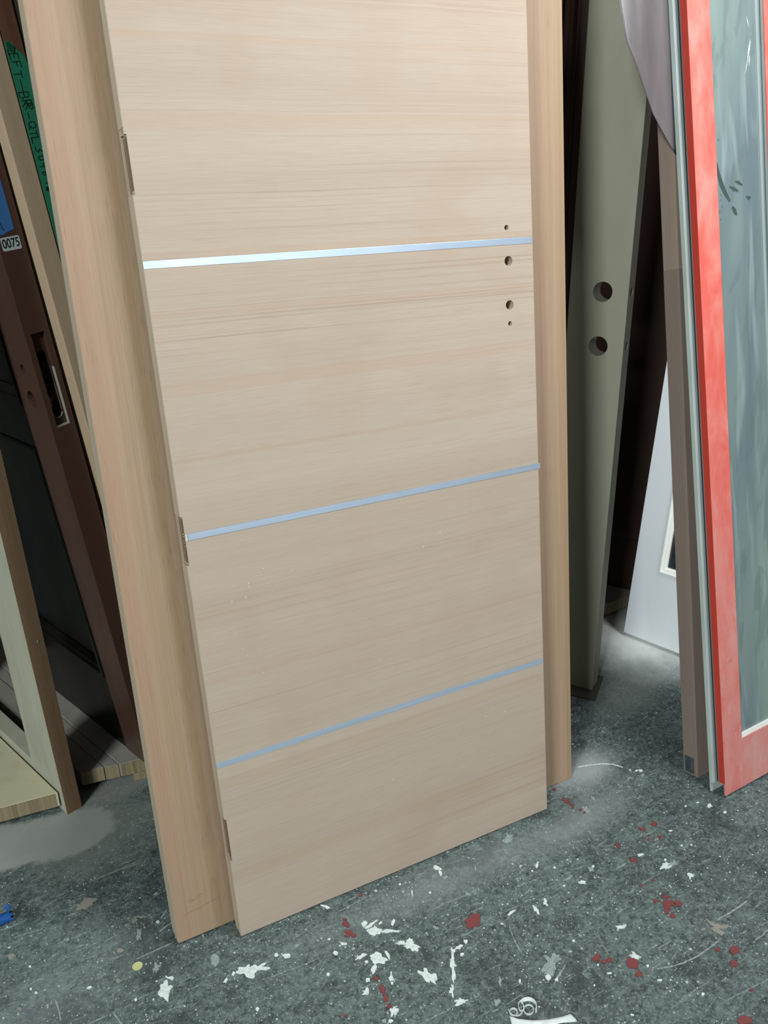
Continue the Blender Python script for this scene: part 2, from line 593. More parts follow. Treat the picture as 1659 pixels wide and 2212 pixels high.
cuts.append(cylinder_bm((0.0, 0.012, 1.4955), (1, 0, 0), 0.0050, 0.016, 16))
for zc in (0.8410, 1.2985, 0.3890):
    cuts.append(box(-0.01, 0.78, -0.01, 0.0012, zc - 0.0063, zc + 0.0063))
cut(slab, cuts)
for zc, x0, x1, yo in ((1.2985, 0.0, 0.7615, 0.0), (0.8410, 0.0085, 0.7665, -0.0006), (0.3890, 0.0, 0.7612, 0.0)):
    s = obj('metal_strip', box(x0, x1, -0.0003 + yo, 0.0011, zc - 0.006, zc + 0.006, 0.0002), M['metal'], S)
obj('filler_plug', box(0.0036, 0.0080, 0.0, 0.0012, 0.834, 0.8475), M['putty'], S)
# lippings glued over both long edges
bm = bmesh.new()
for z0, z1 in ((0.0, 0.176), (0.272, 0.789), (0.879, 1.404), (1.502, 2.03)):
    add_box(bm, -0.0007, 0.0, 0.0006, SLAB_T - 0.0006, z0, z1)
obj('edge_lipping', bm, M['core'], S)
obj('edge_lipping', box(0.762, 0.7627, 0.0006, SLAB_T - 0.0006, 0.0, 2.03), M['core'], S)
for z0, z1 in ((0.789, 0.879), (1.404, 1.492), (0.176, 0.272)):  # dark brown inserts paint the shade inside the hinge recesses
    for x0, x1, y0, y1 in ((0.0030, 0.0036, 0.0012, 0.0172), (0.0030, 0.0036, 0.0228, 0.0278), (0.0075, 0.0086, 0.0172, 0.0228)):
        obj('recess_shade', box(x0, x1, y0, y1, z0 + 0.003, z1 - 0.003), M['brownedge'], S)['label'] = 'dark insert painting the shade inside the hinge recess'
# crumbs of sanding dust clinging to the face
bm = bmesh.new()
for cx_, cz_, sx_, sz_, nn_ in ((0.13, 0.72, 0.05, 0.04, 26), (0.08, 0.63, 0.05, 0.05, 10), (0.50, 0.70, 0.02, 0.05, 12), (0.38, 0.50, 0.03, 0.03, 8), (0.62, 0.30, 0.08, 0.06, 10), (0.30, 0.18, 0.15, 0.10, 10), (0.70, 0.42, 0.03, 0.05, 6)):
    for _ in range(nn_):
        px_, pz_ = cx_ + rnd.gauss(0, sx_ * 0.6), cz_ + rnd.gauss(0, sz_ * 0.6)
        rr_ = rnd.uniform(0.0004, 0.0011)
        ln_ = rnd.uniform(1.0, 3.0)
        ang_ = rnd.uniform(0, 3.14)
        vs = []
        for dx_, dy_, dz_ in ((1, 0, 0), (-1, 0, 0), (0, 0, 1), (0, 0, -1), (0, -1, 0), (0, 1, 0)):
            X_, Z_ = dx_ * ln_ * rr_, dz_ * rr_
            vs.append(bm.verts.new((px_ + X_ * math.cos(ang_) - Z_ * math.sin(ang_), -0.0002 + dy_ * rr_ * 0.6, pz_ + X_ * math.sin(ang_) + Z_ * math.cos(ang_))))
        for a_, b_ in ((0, 2), (2, 1), (1, 3), (3, 0)):
            bm.faces.new((vs[a_], vs[b_], vs[4]))
            bm.faces.new((vs[b_], vs[a_], vs[5]))
o = obj('sanding_dust', bm, M['putty'], S)
o['kind'] = 'stuff'
# torn fibres at the routed recesses
bm = bmesh.new()
for z in (0.789, 0.832, 0.850, 0.879, 1.404, 1.492, 0.176, 0.272, 0.52, 0.97, 1.08, 1.2):
    for k in range(3):
        zz = z + rnd.uniform(-0.006, 0.006)
        L = rnd.uniform(0.002, 0.006)
        a = bm.verts.new((0.0005, -0.0003, zz))
        b = bm.verts.new((0.0005, -0.0003, zz + 0.0009))
        c = bm.verts.new((L, -0.0016, zz + rnd.uniform(-0.001, 0.002)))
        d = bm.verts.new((0.0012, 0.0002, zz + 0.0004))
        bm.faces.new((a, b, c)); bm.faces.new((a, c, d)); bm.faces.new((b, d, c)); bm.faces.new((a, d, b))
o = obj('splinters', bm, M['putty'], S)
o['kind'] = 'stuff'

# ------------------------------------------------------------------ the wide fir door behind it
BK = thing('door_slab', 'wide solid fir door with vertical grain leaning behind the strip-inlaid door',
           'door', frame((-0.1166, 0.0392, 0.0085), xaxis=(0.99966, 0.025, -0.0080), up=(0.00489, 0.1222, 0.99251)))
bm = bmesh.new()
pts = [(0, 0), (1.0055, 0), (1.0055, 0.045), (0, 0.045)]
add_prism(bm, pts, 0.0, 2.13)
bmesh.ops.bevel(bm, geom=list(bm.edges), offset=0.0012, segments=2, profile=0.6, affect='EDGES')
obj('door_leaf', bm, M['fir'], BK)
obj('edge_lipping', box(-0.0008, 0.0, 0.0015, 0.0435, 0.002, 2.128), M['core'], BK)
# pencil line and scribble near its foot
def stroke_bm(pts, w, th=0.0002, axis='y', off=0.0):
    """flat ink/pencil strokes on a local x-z face"""
    bm = bmesh.new()
    for line in pts:
        for (ax, az), (bx, bz) in zip(line[:-1], line[1:]):
            d = Vector((bx - ax, 0, bz - az))
            if d.length < 1e-6:
                continue
            nrm = Vector((-d.z, 0, d.x)).normalized() * (w / 2)
            e = d.normalized() * (w * 0.4)
            P_ = [Vector((ax, off, az)) - e - nrm, Vector((bx, off, bz)) + e - nrm,
                  Vector((bx, off, bz)) + e + nrm, Vector((ax, off, az)) - e + nrm]
            lo = [bm.verts.new(p) for p in P_]
            hi = [bm.verts.new(p - Vector((0, th, 0))) for p in P_]
            bm.faces.new(hi)
            bm.faces.new(list(reversed(lo)))
            for i in range(4):
                bm.faces.new((lo[i], lo[(i + 1) % 4], hi[(i + 1) % 4], hi[i]))
    return bm


M['pencil'] = plain('pencil_line', srgb('#86684c'), 0.7)
obj('pencil_mark', stroke_bm([[(0.018, 0.057), (0.03, 0.060), (0.05, 0.061), (0.075, 0.066), (0.092, 0.069)],
                              [(0.036, 0.083), (0.031, 0.087), (0.035, 0.090), (0.041, 0.086), (0.037, 0.082), (0.045, 0.084), (0.049, 0.09)],
                              [(0.050, 0.086), (0.056, 0.092), (0.060, 0.089)]], 0.0007, off=0.0), M['pencil'], BK)

# ------------------------------------------------------------------ left stack, doors standing edge-on
DD = (-0.327, 0.945, 0)                     # horizontal depth direction of the stack
UPL = (-0.105, -0.036, 0.994)


def text_mesh(s, name, mat, parent, size, loc, xdir, updir, sx=1.0, ext=0.0001):
    cu = bpy.data.curves.new(name, 'FONT')
    cu.body = s
    cu.size = size
    cu.extrude = ext
    cu.offset = size * 0.018
    cu.align_x = 'CENTER'
    cu.align_y = 'CENTER'
    t = bpy.data.objects.new(name, cu)
    COL.objects.link(t)
    bpy.context.view_layer.update()
    dg = bpy.context.evaluated_depsgraph_get()
    me = bpy.data.meshes.new_from_object(t.evaluated_get(dg))
    bpy.data.objects.remove(t)
    x = Vector(xdir).normalized()
    u = Vector(updir).normalized()
    nn = x.cross(u)
    R = Matrix(((x.x * sx, u.x, nn.x, loc[0]), (x.y * sx, u.y, nn.y, loc[1]), (x.z * sx, u.z, nn.z, loc[2]), (0, 0, 0, 1)))
    me.transform(R)
    me.materials.clear()
    me.materials.append(mat)
    o = bpy.data.objects.new(name, me)
    COL.objects.link(o)
    o.parent = parent
    return o


# --- dark panelled door
DK = thing('panel_door', 'dark maroon door with black glossy panels, numbered label and routed lock pocket on edge',
           'door', frame((-0.052, 0.544, 0.060), yaxis=DD, up=UPL))
DKT, DKW, DKH = 0.052, 0.80, 2.0
RAILS = [(0.0, 0.232), (0.300, 0.310), (0.850, 0.915), (1.86, 2.0)]
st = obj('hinge_stile', box(0, DKT, 0, 0.105, 0, DKH, 0.0012), M['maroon'], DK)
cut(st, [box(0.0125, 0.0405, -0.01, 0.012, 0.901, 1.0915),
         box(0.0165, 0.0365, -0.01, 0.075, 0.925, 1.045),
         cylinder_bm((0.0265, 0.02, 0.925), (0, 1, 0), 0.0100, 0.11, 20),
         cylinder_bm((0.0265, 0.02, 1.045), (0, 1, 0), 0.0100, 0.11, 20),
         cylinder_bm((0.0, 0.0525, 0.955), (1, 0, 0), 0.0175, 0.09, 24),
         cylinder_bm((0.0, 0.0535, 1.018), (1, 0, 0), 0.0100, 0.09, 24)])
obj('far_stile', box(0, DKT, DKW - 0.105, DKW, 0, DKH, 0.0012), M['maroon'], DK)
for z0, z1 in ((0.0, 0.225), (0.835, 0.93), (1.86, 2.0)):
    obj('rail', box(0.002, DKT - 0.002, 0.105, DKW - 0.105, z0, z1, 0.001), M['gloss'], DK)


def frame_moulding(x0, x1, y0, y1, z0, z1, prof):
    """picture-frame moulding lying on the x = x0 face; prof = list of (inset, depth)"""
    bm = bmesh.new()
    rings = []
    for ins, dep in prof:
        rings.append([bm.verts.new((x0 + dep, yy, zz)) for yy, zz in
                      ((y0 + ins, z0 + ins), (y1 - ins, z0 + ins), (y1 - ins, z1 - ins), (y0 + ins, z1 - ins))])
    # back ring closes the solid
    rings.append([bm.verts.new((x1, yy, zz)) for yy, zz in
                  ((y0 + prof[-1][0], z0 + prof[-1][0]), (y1 - prof[-1][0], z0 + prof[-1][0]),
                   (y1 - prof[-1][0], z1 - prof[-1][0]), (y0 + prof[-1][0], z1 - prof[-1][0]))])
    rings.append([bm.verts.new((x1, yy, zz)) for yy, zz in ((y0, z0), (y1, z0), (y1, z1), (y0, z1))])
    for a, b in zip(rings, rings[1:] + rings[:1]):
        for i in range(4):
            j = (i + 1) % 4
            bm.faces.new((a[i], a[j], b[j], b[i]))
    return bm


for z0, z1 in ((0.225, 0.835), (0.93, 1.86)):
    pn = obj('panel', box(0.016, DKT - 0.016, 0.105, DKW - 0.105, z0, z1), M['gloss'], DK)
    obj('moulding', frame_moulding(-0.004, 0.016, 0.105, DKW - 0.105, z0, z1,
                                   [(0.0, 0.004), (0.004, 0.0), (0.012, 0.0), (0.016, 0.006), (0.024, 0.006), (0.034, 0.018)]),
        M['gloss'], pn)
rim = bmesh.new()  # pale chipped wood, with the lit lower ledge put in as colour
add_box(rim, 0.0401, 0.0407, -0.0003, 0.010, 0.901, 1.02)
add_box(rim, 0.0125, 0.0405, -0.0003, 0.011, 0.9000, 0.9016)
add_box(rim, 0.0365, 0.0372, 0.0115, 0.0145, 0.93, 0.985)
obj('chipped_lit_rim', rim, M['dustywood'], DK)['label'] = 'pale chipped rim of the lock pocket, lit ledge coloured in'
rim = bmesh.new()
for kk in range(9):
    a0 = math.radians(-110 + kk * 12)
    a1 = math.radians(-98 + kk * 12)
    ps_ = [(0.0265 + rr_ * math.cos(aa), 0.925 + rr_ * math.sin(aa)) for rr_, aa in ((0.0100, a0), (0.0100, a1), (0.0084, a1), (0.0084, a0))]
    lo_ = [rim.verts.new((x_, 0.0105, z_)) for x_, z_ in ps_]
    hi_ = [rim.verts.new((x_, 0.0125, z_)) for x_, z_ in ps_]
    rim.faces.new(lo_)
    rim.faces.new(list(reversed(hi_)))
    for q in range(4):
        rim.faces.new((lo_[q], hi_[q], hi_[(q + 1) % 4], lo_[(q + 1) % 4]))
obj('chipped_lit_rim', rim, M['label'], DK)
# label 0075
lb = box(0.0065, 0.0425, -0.0004, 0.0, 1.2475, 1.2715, 0.0)
vert = [e for e in lb.edges if abs((e.verts[0].co - e.verts[1].co).y) > 0.0003]
bmesh.ops.bevel(lb, geom=vert, offset=0.003, segments=4, profile=0.5, affect='EDGES')
lab = obj('number_label', lb, M['label'], DK)
text_mesh('0075', 'label_digits', M['ink'], lab, 0.0225, (0.0245, -0.00045, 1.2595), (1, 0, 0.0), (0, 0, 1), 0.74)
lab['label'] = 'white label reading 0075'
# blue tape above the label
bm = bmesh.new()
poly = [(0.004, 1.276), (0.0175, 1.2765), (0.020, 1.279), (0.0375, 1.283), (0.0375, 1.45), (0.004, 1.45)]
vs = [bm.verts.new((x, -0.0004, z)) for x, z in poly]
ws = [bm.verts.new((x, 0.0, z)) for x, z in poly]
bm.faces.new(vs)
bm.faces.new(list(reversed(ws)))
for i in range(len(poly)):
    j = (i + 1) % len(poly)
    bm.faces.new((vs[i], ws[i], ws[j], vs[j]))
bt = obj('blue_tape', bm, M['tape_dustyblue'], DK)
obj('ink_stroke', stroke_bm([[(0.006, 1.305), (0.010, 1.300), (0.008, 1.293), (0.013, 1.288)], [(0.013, 1.305), (0.016, 1.29), (0.018, 1.283)]],
                            0.0012, off=-0.0004), M['ink'], bt)

# --- tan door, edge on
TUP = (-0.1112, -0.0385, 0.9931)
TN = thing('plain_door', 'pale tan unfinished door standing edge-on between the dark door and the green tape',
           'door', frame((0.022, 0.5362, 0.06), yaxis=DD, up=TUP))
obj('door_leaf', box(0, 0.0365, 0, 0.80, 0, 2.0, 0.0012), M['tanwood'], TN)
# --- reddish door with green tape on its edge
RB = thing('plain_door', 'reddish brown door edge with handwritten green masking tape, beside the tan door',
           'door', TN.matrix_world @ Matrix.Translation((0.0385, 0.001, 0)))
obj('door_leaf', box(0, 0.0335, 0, 0.80, 0, 2.0, 0.001), M['redwood'], RB)
TZ = lambda py: 1.587 - (py - 92) * 0.000766


def edge_patch(poly, y0, y1):
    bm = bmesh.new()
    vs = [bm.verts.new((x, y0, z)) for x, z in poly]
    ws = [bm.verts.new((x, y1, z)) for x, z in poly]
    bm.faces.new(vs)
    bm.faces.new(list(reversed(ws)))
    for i in range(len(poly)):
        j = (i + 1) % len(poly)
        bm.faces.new((vs[i], ws[i], ws[j], vs[j]))
    return bm


gt = obj('green_tape', edge_patch([(0.0005, 1.249), (0.006, 1.2475), (0.012, 1.250), (0.020, 1.2475), (0.0325, 1.250),
                                   (0.0328, 1.552), (0.0305, 1.566), (0.022, 1.573), (0.016, 1.583), (0.009, 1.589), (0.0025, 1.588), (0.0, 1.578)],
                                  -0.0006, 0.0), M['tape_green'], RB)
obj('tape_fold', edge_patch([(0.002, 1.576), (0.013, 1.570), (0.0155, 1.580), (0.008, 1.5875), (0.003, 1.5865)], -0.0018, -0.0006),
    plain('folded_tape', srgb('#1a4a3a'), 0.5), gt)

GL = {'L': [[(0, 1), (0, 0), (0.75, 0)]], 'E': [[(0.8, 1), (0, 1), (0, 0), (0.8, 0)], [(0, .5), (0.6, .5)]],
      'F': [[(0.8, 1), (0, 1), (0, 0)], [(0, .5), (0.6, .5)]], 'T': [[(0, 1), (0.9, 1)], [(0.45, 1), (0.45, 0)]],
      '-': [[(0, .5), (0.8, .5)]], 'B': [[(0, 0), (0, 1), (.5, 1), (.65, .8), (.5, .55), (0, .5)], [(.5, .55), (.75, .3), (.5, 0), (0, 0)]],
      'R': [[(0, 0), (0, 1), (.5, 1), (.7, .78), (.5, .52), (0, .5), (.7, 0)]],
      'Q': [[(.4, 1), (.1, .8), (0, .4), (.2, .05), (.55, .05), (.8, .4), (.7, .85), (.4, 1)], [(.5, .3), (.9, -.1)]],
      '3': [[(0, .95), (.4, 1), (.65, .8), (.3, .55), (.7, .3), (.45, 0), (0, .05)]],
      '0': [[(.35, 1), (.05, .75), (.05, .25), (.35, 0), (.65, .25), (.65, .75), (.35, 1)]],
      '9': [[(.65, .75), (.4, .5), (.1, .65), (.15, .95), (.5, 1), (.65, .75), (.6, .0)]],
      '6': [[(.6, 1), (.2, .7), (.05, .25), (.3, 0), (.6, .2), (.5, .5), (.1, .4)]],
      '4': [[(.1, 1), (.05, .5), (.7, .5)], [(.6, .9), (.6, 0)]],
      '#': [[(.2, 0), (.35, 1)], [(.55, 0), (.7, 1)], [(0, .35), (.85, .35)], [(0, .68), (.9, .68)]],
      '8': [[(.35, .52), (.1, .78), (.35, 1), (.6, .78), (.35, .52), (.05, .25), (.35, 0), (.65, .25), (.35, .52)]]}
lines = []
for ch, py, xo, hx, wz in (('L', 110, .003, .012, .011), ('E', 119, .004, .013, .010), ('F', 135, .005, .013, .010), ('T', 153, .003, .012, .011),
                           ('-', 172, .005, .011, .020), ('B', 197, .002, .015, .012), ('R', 214, .004, .015, .012), ('R', 221, .007, .013, .012), ('-', 240, .004, .010, .012),
                           ('Q', 258, .005, .012, .013), ('T', 277, .004, .011, .010), ('L', 292, .004, .012, .012), ('3', 312, .006, .012, .012),
                           ('0', 332, .007, .010, .010), ('9', 347, .006, .011, .010), ('6', 366, .007, .012, .010), ('4', 382, .008, .014, .012),
                           ('#', 400, .006, .010, .010), ('8', 400, .007, .009, .009), ('9', 402, .015, .010, .009), ('Q', 424, .010, .013, .013)):
    z0 = TZ(py - 4)
    for ln in GL[ch]:
        lines.append([(xo + b * hx * 1.15, z0 - a * wz * 1.1) for a, b in ln])
obj('handwriting', stroke_bm(lines, 0.0014, off=-0.0006), M['ink'], gt)

# --- dark grey door behind, navy tape on its edge
GD = thing('plain_door', 'dark grey-brown door edge with a navy tape corner, right of the taped door',
           'door', TN.matrix_world @ Matrix.Translation((0.074, 0.004, 0)))
obj('door_leaf', box(0, 0.045, 0, 0.80, 0, 2.0, 0.0012), plain('dark_grey_stain', srgb('#4a413a'), 0.5), GD)
obj('navy_tape', edge_patch([(0.001, 1.44), (0.040, 1.44), (0.038, 1.556), (0.010, 1.565), (0.001, 1.558)], -0.0005, 0.0), M['tape_navy'], GD)

# --- open frame at the front left
CF = thing('open_door_frame', 'pale primed open door frame with bare brown edge, leftmost, standing on the dusty floor',
           'door frame', frame((-0.2569, 0.5395, 0.0), yaxis=DD, up=(-0.0263, -0.0091, 0.9996)))
CT, CW, CH = 0.038, 0.72, 1.98


def skinned_member(name, parent, x1, y0, y1, z0, z1, front_edge):
    """a frame member: primed faces, with bare-wood edge strip on the front"""
    o = obj(name, box(0, x1, y0 + (0.0015 if front_edge else 0), y1, z0, z1, 0.0008), M['greenpaint'], parent)
    return o


skinned_member('stile', CF, CT, 0.0, 0.153, 0.0, CH, True)
obj('bare_edge', box(0.0003, CT - 0.0003, 0.0, 0.0015, 0.0, CH), M['brownedge'], CF)
skinned_member('stile', CF, CT, CW - 0.12, CW, 0.0, CH, False)
skinned_member('bottom_rail', CF, CT, 0.153, CW - 0.12, 0.0, 0.084, False)
skinned_member('top_rail', CF, CT, 0.153, CW - 0.12, CH - 0.12, CH, False)
# knot and torn grain on its edge
bm = bmesh.new()
bmesh.ops.create_uvsphere(bm, u_segments=12, v_segments=8, radius=0.0028)
bmesh.ops.scale(bm, vec=(1, 0.35, 1.6), verts=bm.verts)
bmesh.ops.translate(bm, vec=(0.024, 0.0, 0.475), verts=bm.verts)
obj('knot', bm, M['plyedge'], CF, True)

# --- timber bearers the stack stands on
def plank(label, corners, z0, z1, mat, name='plank', endmat=None, cat='plank', group=None):
    group = {'plank': 'planks the stacked doors stand on', 'bearer': 'short bearers under the planks'}.get(name)
    c = Vector((sum(p[0] for p in corners) / 4, sum(p[1] for p in corners) / 4, z0))
    bm = bmesh.new()
    add_prism(bm, [(p[0] - c.x, p[1] - c.y) for p in corners], 0, z1 - z0)
    bmesh.ops.bevel(bm, geom=list(bm.edges), offset=0.0012, segments=1, affect='EDGES')
    if endmat is None:
        o = obj(name, bm, mat)
        o.location = c
        return tag(o, label, cat, group)
    Mx = Matrix.Translation(c)
    t = thing(name, label, cat, Mx, group)
    obj('board', bm, mat, t)
    a, b = corners[0], corners[1]
    d = Vector((b[0] - a[0], b[1] - a[1], 0))
    n2 = Vector((d.y, -d.x, 0)).normalized() * 0.0012
    p0 = Vector((a[0] - c.x, a[1] - c.y, 0)) + d * 0.01
    p1 = Vector((b[0] - c.x, b[1] - c.y, 0)) - d * 0.01
    bm2 = bmesh.new()
    add_prism(bm2, [tuple((p0 + n2)[:2]), tuple((p1 + n2)[:2]), tuple(p1[:2]), tuple(p0[:2])], 0.001, z1 - z0 - 0.001)
    obj('sawn_end', bm2, endmat, t)
    return t


def quad(a, b, L, d=DD):
    n = Vector(d).normalized()
    return [a, b, (b[0] + n.x * L, b[1] + n.y * L), (a[0] + n.x * L, a[1] + n.y * L)]


plank('cream-topped plywood board at far left, butted against the open frame',
      [(-0.95, 0.606), (-0.268, 0.555), (-0.268 - 0.16, 0.555 + 0.46), (-1.08, 1.03)], 0.020, 0.060, M['cream'], 'platform_board', M['plyedge'], 'board')
plank('wide dusty plank with a split end, right of the open frame', quad((-0.208, 0.604), (-0.1535, 0.599), 0.9), 0.020, 0.060, M['dustywood'], 'plank', M['plyedge'])
plank('narrow dusty plank between its two wider neighbours', quad((-0.1515, 0.599), (-0.1185, 0.594), 0.9), 0.019, 0.058, M['dustywood'], 'plank', M['plyedge'])
plank('pale plank with a clean nailed end beneath the dark panelled door', quad((-0.1160, 0.590), (0.20, 0.560), 0.9), 0.021, 0.060, M['dustywood'], 'plank', M['plyedge'])
plank('short pale crosspiece on the floor under the nailed plank', [(-0.088, 0.585), (0.21, 0.555), (0.22, 0.62), (-0.08, 0.65)], 0.0, 0.020, M['plyedge'], 'bearer')
plank('rear bearer lying across the floor beneath the planks', [(-0.29, 0.82), (0.15, 0.82), (0.15, 0.88), (-0.29, 0.88)], 0.0, 0.0185, M['plyedge'], 'bearer')
plank('front bearer lying on the floor under the cream board', [(-0.93, 0.66), (-0.33, 0.63), (-0.35, 0.68), (-0.93, 0.71)], 0.0, 0.0195, M['plyedge'], 'bearer')

# ------------------------------------------------------------------ right-hand group
# --- olive-grey door with lock bores
OL = thing('bored_door', 'olive-grey painted door with two large lock bores, standing right of the fir door',
           'door', frame((1.180, 0.332, 0.006), yaxis=(-0.543, 0.840, 0), up=(0.0165, 0.0107, 0.9998)))
OT = 0.058
leaf = obj('lock_stile', box(0, OT, 0.0006, 0.149, 0, 2.03, 0.0014), M['olive'], OL)
cut(leaf, [cylinder_bm((0.02, 0.0645, 1.131), (1, 0, 0), 0.0245, 0.2, 40),
           cylinder_bm((0.02, 0.0650, 0.997), (1, 0, 0), 0.0245, 0.2, 40),
           cylinder_bm((0.029, 0.02, 1.131), (0, 1, 0), 0.0115, 0.08, 24),
           cylinder_bm((0.029, 0.02, 0.997), (0, 1, 0), 0.0115, 0.08, 24)])
sk = obj('back_skin', box(OT, OT + 0.007, 0.003, 0.149, 0, 2.03, 0.001), M['pinkband'], OL)
sk['label'] = 'pinkish back skin'
cut(sk, [cylinder_bm((0.02, 0.0645, 1.131), (1, 0, 0), 0.0245, 0.2, 40),
         cylinder_bm((0.02, 0.0650, 0.997), (1, 0, 0), 0.0245, 0.2, 40)])
pn = obj('door_panel', box(0.006, OT - 0.006, 0.1505, 0.62, 0.0, 2.03, 0.001), M['brown'], OL)
pn['label'] = 'dark brown panel'
bm = bmesh.new()
for yy, w in ((0.170, 0.004), (0.196, 0.009), (0.211, 0.004), (0.221, 0.003), (0.25, 0.010)):
    add_box(bm, -0.001, 0.008, yy, yy + w, 0.02, 2.01, 0.001)
obj('bead', bm, M['brown'], pn)
sh = box(-0.055, 0.075, -0.012, 0.10, 0.0, 0.006, 0.001)
shim = obj('shim', sh, M['darkshim'])
shim.matrix_world = frame((1.193, 0.336, 0.0), yaxis=(-0.62, 0.78, 0), up=(0, 0, 1))
tag(shim, 'thin dark shim on the floor under the olive-grey bored door', 'shim')

# --- dark brown door further back and its plank
up_h = Vector((0.05, 0.02, 1)).normalized()
BD = thing('plain_door', 'dark brown door in shadow between the olive-grey and the white door',
           'door', frame((1.80, 0.381, 0.056), yaxis=(-0.46, 0.89, 0), up=up_h))
obj('door_leaf', box(0.0, 0.044, 0.0, 0.86, 0, 2.0, 0.0012), M['brown'], BD)
obj('bead', frame_moulding(-0.004, 0.0, 0.08, 0.78, 0.185, 1.85, [(0.0, 0.004), (0.003, 0.0), (0.010, 0.0), (0.014, 0.004)]), M['brown'], BD)
plank('pale plank end under the dark brown door at right', [(1.508, 0.650), (1.64, 0.664), (2.02, 1.02), (1.60, 1.10)], 0.014, 0.055, M['dustywood'], 'plank', M['plyedge'])
plank('low bearer under the plank of the dark brown door', [(1.58, 0.76), (1.86, 0.76), (1.86, 0.82), (1.58, 0.82)], 0.0, 0.0135, M['plyedge'], 'bearer')

# --- white door with a glass lite
WN = Vector((1.4826, 0.5343, 0.013)) + Vector((0.3021, -0.9533, 0)) * 0.56
WD = thing('glazed_door', 'white painted door with a beaded glass lite, behind the taupe door',
           'door', frame(WN, yaxis=(-0.3021, 0.9533, 0), up=(0.1057, 0.0335, 0.9938)))
WT, WW, WH = 0.042, 0.56, 1.95
obj('stile', box(0, WT, WW - 0.088, WW, 0, WH, 0.001), M['white'], WD)
obj('stile', box(0, WT, 0, 0.088, 0, WH, 0.001), M['white'], WD)
obj('bottom_rail', box(0.0, WT, 0.088, WW - 0.088, 0, 0.240, 0.0003), M['white'], WD)
obj('top_rail', box(0.0, WT, 0.088, WW - 0.088, WH - 0.12, WH, 0.0003), M['white'], WD)
obj('glazing_bead', frame_moulding(-0.004, 0.014, 0.086, WW - 0.086, 0.238, WH - 0.118,
                                   [(0.0, 0.004), (0.001, 0.0), (0.004, 0.0), (0.006, 0.004), (0.014, 0.006), (0.018, 0.010)]), M['white_bead'], WD)
obj('glass_pane', box(0.016, 0.024, 0.088, WW - 0.088, 0.240, WH - 0.12), M['darkglass'], WD)

# --- taupe door
TA = thing('plain_door', 'taupe primed door with a paler upper end and a dark sticker at its foot',
           'door', frame((1.1555, -0.0948, 0.009), xaxis=(0.9976, 0.0698, 0), up=(-0.0130, 0.1863, 0.9824)))
TT, TW = 0.043, 0.30
obj('lower_leaf', box(0, TW, 0, TT, 0, 1.228, 0.0008), M['taupe_low'], TA)
up_ = obj('upper_leaf', box(0.0002, TW, 0.0003, TT - 0.0003, 1.228, 1.72, 0.0006), M['taupe_top'], TA)
up_['label'] = 'paler upper part'
stk = bmesh.new()
add_box(stk, -0.0005, 0.0, 0.011, 0.0385, 0.004, 0.048)
o = obj('sticker', stk, M['darklabel'], TA)
o['label'] = 'dark grey sticker'

# --- red glazed door, pale grey on its back half
RD = thing('glazed_door', 'red painted door with dusty film-covered glass at the right edge of the picture',
           'door', frame((1.1628, -0.1753, 0.009), xaxis=(0.9976, 0.0698, 0), up=(-0.0144, 0.2062, 0.9784)))
RW, RH = 0.306, 2.03
ls = obj('stile', box(0, 0.068, 0, 0.0175, 0, RH, 0.0012), M['red'], RD)
cut(ls, [box(-0.01, 0.08, 0.0045, 0.03, -0.01, 0.030),
         box(-0.002, 0.0022, 0.006, 0.013, 0.180, 0.192), box(-0.002, 0.0018, -0.001, 0.003, 0.126, 0.140)])
rs = obj('stile', box(0.240, RW, 0, 0.0175, 0, RH, 0.0012), M['red'], RD)
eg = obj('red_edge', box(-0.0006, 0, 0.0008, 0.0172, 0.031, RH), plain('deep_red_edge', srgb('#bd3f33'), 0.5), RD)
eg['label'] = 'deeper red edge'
br = obj('bottom_rail', box(0.068, 0.240, 0, 0.0175, 0, 0.128, 0.0003), M['red'], RD)
cut(br, [box(0.05, 0.26, 0.0045, 0.03, -0.01, 0.030)])
obj('top_rail', box(0.068, 0.240, 0, 0.0175, RH - 0.13, RH, 0.0003), M['red'], RD)
bm = bmesh.new()
for (x, y, z, r) in ((0.0015, 0.0095, 0.186, 0.0030), (0.001, 0.0088, 0.1815, 0.0022), (0.0012, 0.0012, 0.133, 0.0026), (0.001, 0.0014, 0.128, 0.0018), (0.002, 0.001, 0.003, 0.002), (0.008, 0.0008, 0.001, 0.0015), (0.05, 0.0008, 0.001, 0.0015)):
    b2 = bmesh.new()
    bmesh.ops.create_icosphere(b2, subdivisions=1, radius=r)
    for v in b2.verts:
        v.co *= rnd.uniform(0.7, 1.2)
        v.co.y *= 0.4 if x > 0.001 and y < 0.003 else 1
        v.co.x *= 0.5
        v.co.z *= 1.5
        v.co += Vector((x, y, z))
    tmp = bpy.data.meshes.new('t')
    b2.to_mesh(tmp)
    b2.free()
    bm.from_mesh(tmp)
    bpy.data.meshes.remove(tmp)
o = obj('paint_chip', bm, M['chip'], RD)
o['kind'] = 'stuff'
